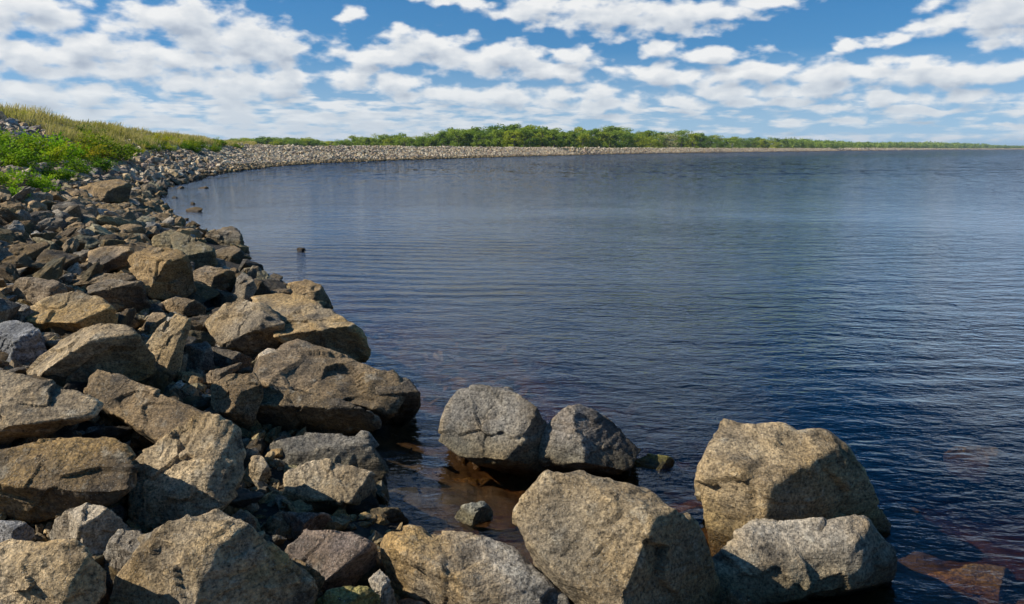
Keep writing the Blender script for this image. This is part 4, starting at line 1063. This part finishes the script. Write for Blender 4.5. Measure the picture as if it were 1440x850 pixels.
shrubs = [(-15, 268, .85, 'bright green leafy shrub cut by the left edge, lowest in front', (1.1, 1.1, 1)),
          (28, 266, .8, 'bright green leafy shrub in the front row, beside the one at the left edge', (1.15, 1.15, .9)),
          (66, 254, .72, 'bushy green shrub in the middle of the front row', (1, 1, 1)),
          (100, 246, .62, 'low dense green shrub above the pale stones', (.85, .95, .9)),
          (132, 242, .6, 'darkest green shrub at the right end of the leafy patch', (.65, .75, .9)),
          (4, 282, .6, 'small bright green shrub lowest of all at the left edge', (1.1, 1.15, .9)),
          (48, 272, .6, 'small green shrub spilling onto the stones below the leafy patch', (1.05, 1.1, 1)),
          (10, 236, .95, 'tall green shrub behind the front row at the left edge', (1.05, 1.05, 1)),
          (45, 230, .9, 'green shrub with yellowish leaves below the white rocks', (1.4, 1.15, .9)),
          (78, 228, 1.0, 'vivid light green shrub standing highest in the leafy patch', (1.2, 1.3, .8)),
          (110, 226, .8, 'reddish green shrub in front of the dry grass', (1.5, .9, .9)),
          (142, 224, .8, 'olive shrub where the leafy patch meets the dry grass', (.9, .8, .8)),
          (-10, 215, .9, 'green shrub at the left edge just below the white rocks', (1, 1.05, 1)),
          (20, 212, .7, 'small yellow-green shrub just below the white rocks', (1.3, 1.2, .9))]
for i, (px, py, s, lab, c) in enumerate(shrubs):
    p = on_ground(px, py); st, fo = SHR[i % 4]
    e = bpy.data.objects.new('shrub', None); COL.objects.link(e); e.location = (p[0], p[1], tz(p[0], p[1]) - .05); e.rotation_euler = (0, 0, rng.random() * 6.28)
    k = p[1] / 24; e.scale = (s * k * 1.35, s * k * 1.35, s * k * .92)
    link('stems', st, e); f = link('foliage', fo, e); f.color = (*c, 1); tag(e, lab, 'shrub', 'shrubs on the left bank')

WEEDNAMES = ['yellow-green', 'olive green', 'golden green', 'dark green']; WCOL = [(1.6, 1.25, .8), (.9, .8, .9), (2.0, 1.3, .7), (.6, .7, .8)]
weeds = []
for k in range(46):
    px = rng.uniform(15, 345); py = float(np.interp(px, [0, 90, 160, 250, 345], [170, 186, 207, 207, 209])) + rng.uniform(-5, float(np.interp(px, [0, 160, 345], [10, 22, 3])))
    if px < 80: py = rng.uniform(158, 170)
    p = on_ground(px, py)
    if p[1] < 12 or p[1] > 140: continue
    st, fo = SHR[k % 4]; c = rng.integers(4); sz_ = min(.9, p[1] * rng.uniform(.009, .017))
    e = bpy.data.objects.new('weed_clump', None); COL.objects.link(e); e.location = (p[0], p[1], tz(p[0], p[1]) - .05); e.rotation_euler = (0, 0, rng.random() * 6.28)
    e.scale = (sz_ * rng.uniform(1, 1.7), sz_ * 1.2, sz_ * rng.uniform(.7, 1.2)); link('stems', st, e); f = link('foliage', fo, e); f.color = (*WCOL[c], 1)
    weeds.append((px, e, WEEDNAMES[c]))
weeds.sort(key=lambda t: t[0]); wc = {}
for px, e, nme in weeds:
    zone = 'above the bare stones' if px < 80 else 'behind the leafy shrubs' if px < 160 else 'at mid crest' if px < 260 else 'at the thin end of the crest'
    wc.setdefault((nme, zone), []).append(e)
OW = ['leftmost', 'second', 'third', 'fourth', 'fifth', 'sixth', 'seventh', 'eighth', 'ninth', 'tenth']
for (nme, zone), lst in wc.items():
    for k, e in enumerate(lst): tag(e, f"{OW[min(k, 9)] + ' ' if len(lst) > 1 else ''}{nme} weed clump in the grass {zone}", 'weed', 'weeds in the grass of the bank')

# tall dry grass on the crown of the bank
n = 72000
gx = rng.uniform(-62, -4, n * 6); gy = rng.uniform(16, 112, n * 6)
sd = shore_dist(gx, gy); px, py, zc = project(np.stack([gx, gy, terrain(gx, gy)], 1))
lowlim = np.interp(px, [0, 60, 160, 200, 300, 360, 380], [6.5, 6.5, 4.4, 4.4, 5.4, 6.6, 30])
patch = fbm(np.stack([gx, gy, 0 * gx], 1) * .35, 2, 31)
keep = (sd > lowlim + patch * .8) & (sd < 22) & (px > -90) & (px < 375)
# bare stony patch at the left edge
stony = (px < 70 + 14 * patch) & (py > 171 + .25 * px + 4 * patch) & (py < 205)
keep &= ~stony
gx, gy = gx[keep][:n], gy[keep][:n]; m = len(gx); print('grass', m)
gz = terrain(gx, gy); pt = fbm(np.stack([gx, gy, 0 * gx], 1) * .5, 2, 55)
hgt = rng.uniform(.22, .80, m) * (1 + .5 * pt); hgt *= np.interp(gy, [20, 60, 110], [1, .9, .6]); wd = .006 + .00030 * gy
ang = rng.random(m) * 6.28; lean = rng.normal(size=(m, 2)) * .22 + [.1, 0]
B = np.stack([gx, gy, gz - .03], 1); sidev = np.stack([np.cos(ang), np.sin(ang), 0 * ang], 1) * wd[:, None]
Mid = B + np.stack([lean[:, 0] * hgt * .35, lean[:, 1] * hgt * .35, hgt * .55], 1); Top = B + np.stack([lean[:, 0] * hgt, lean[:, 1] * hgt, hgt], 1)
V = np.stack([B - sidev, B + sidev, Mid + sidev * .9, Mid - sidev * .9, Top + sidev * .35, Top - sidev * .35], 1).reshape(-1, 3)
k = np.arange(m)[:, None] * 6; Fg = np.vstack([k + [0, 1, 2, 3], k + [3, 2, 4, 5]])
T = np.repeat(np.clip(.42 + .45 * pt + .25 * rng.normal(size=m), 0, 1), 6).reshape(m, 6); T[:, 4:] = np.clip(T[:, 4:] + .25, 0, 1)
tag(link('grass', make_mesh('grass', V, Fg, M_GRASS, False, {'tint': T.reshape(-1, 1).repeat(3, 1)})), 'tall dry yellow-green grass covering the crown of the left bank', 'grass', kind='stuff')

# ------------------------------------------------------------------ thin air over the lake: far woods fade a little to blue
hz, nt, N, L = mat('haze'); pv = N.new('ShaderNodeVolumePrincipled'); pv.inputs['Color'].default_value = (.62, .76, 1.0, 1); pv.inputs['Density'].default_value = .00010; pv.inputs['Anisotropy'].default_value = .2
o_ = N.new('ShaderNodeOutputMaterial'); L.new(pv.outputs[0], o_.inputs['Volume'])
bx = [(x, y, z) for z in (-6.0, 32.0) for x, y in ((-6800, -6800), (6800, -6800), (6800, 6800), (-6800, 6800))]
tag(link('haze', make_mesh('haze', bx, [(0, 3, 2, 1), (4, 5, 6, 7), (0, 1, 5, 4), (1, 2, 6, 5), (2, 3, 7, 6), (3, 0, 4, 7)], hz)), 'thin bluish haze over the lake and its far shore', 'haze', kind='stuff')
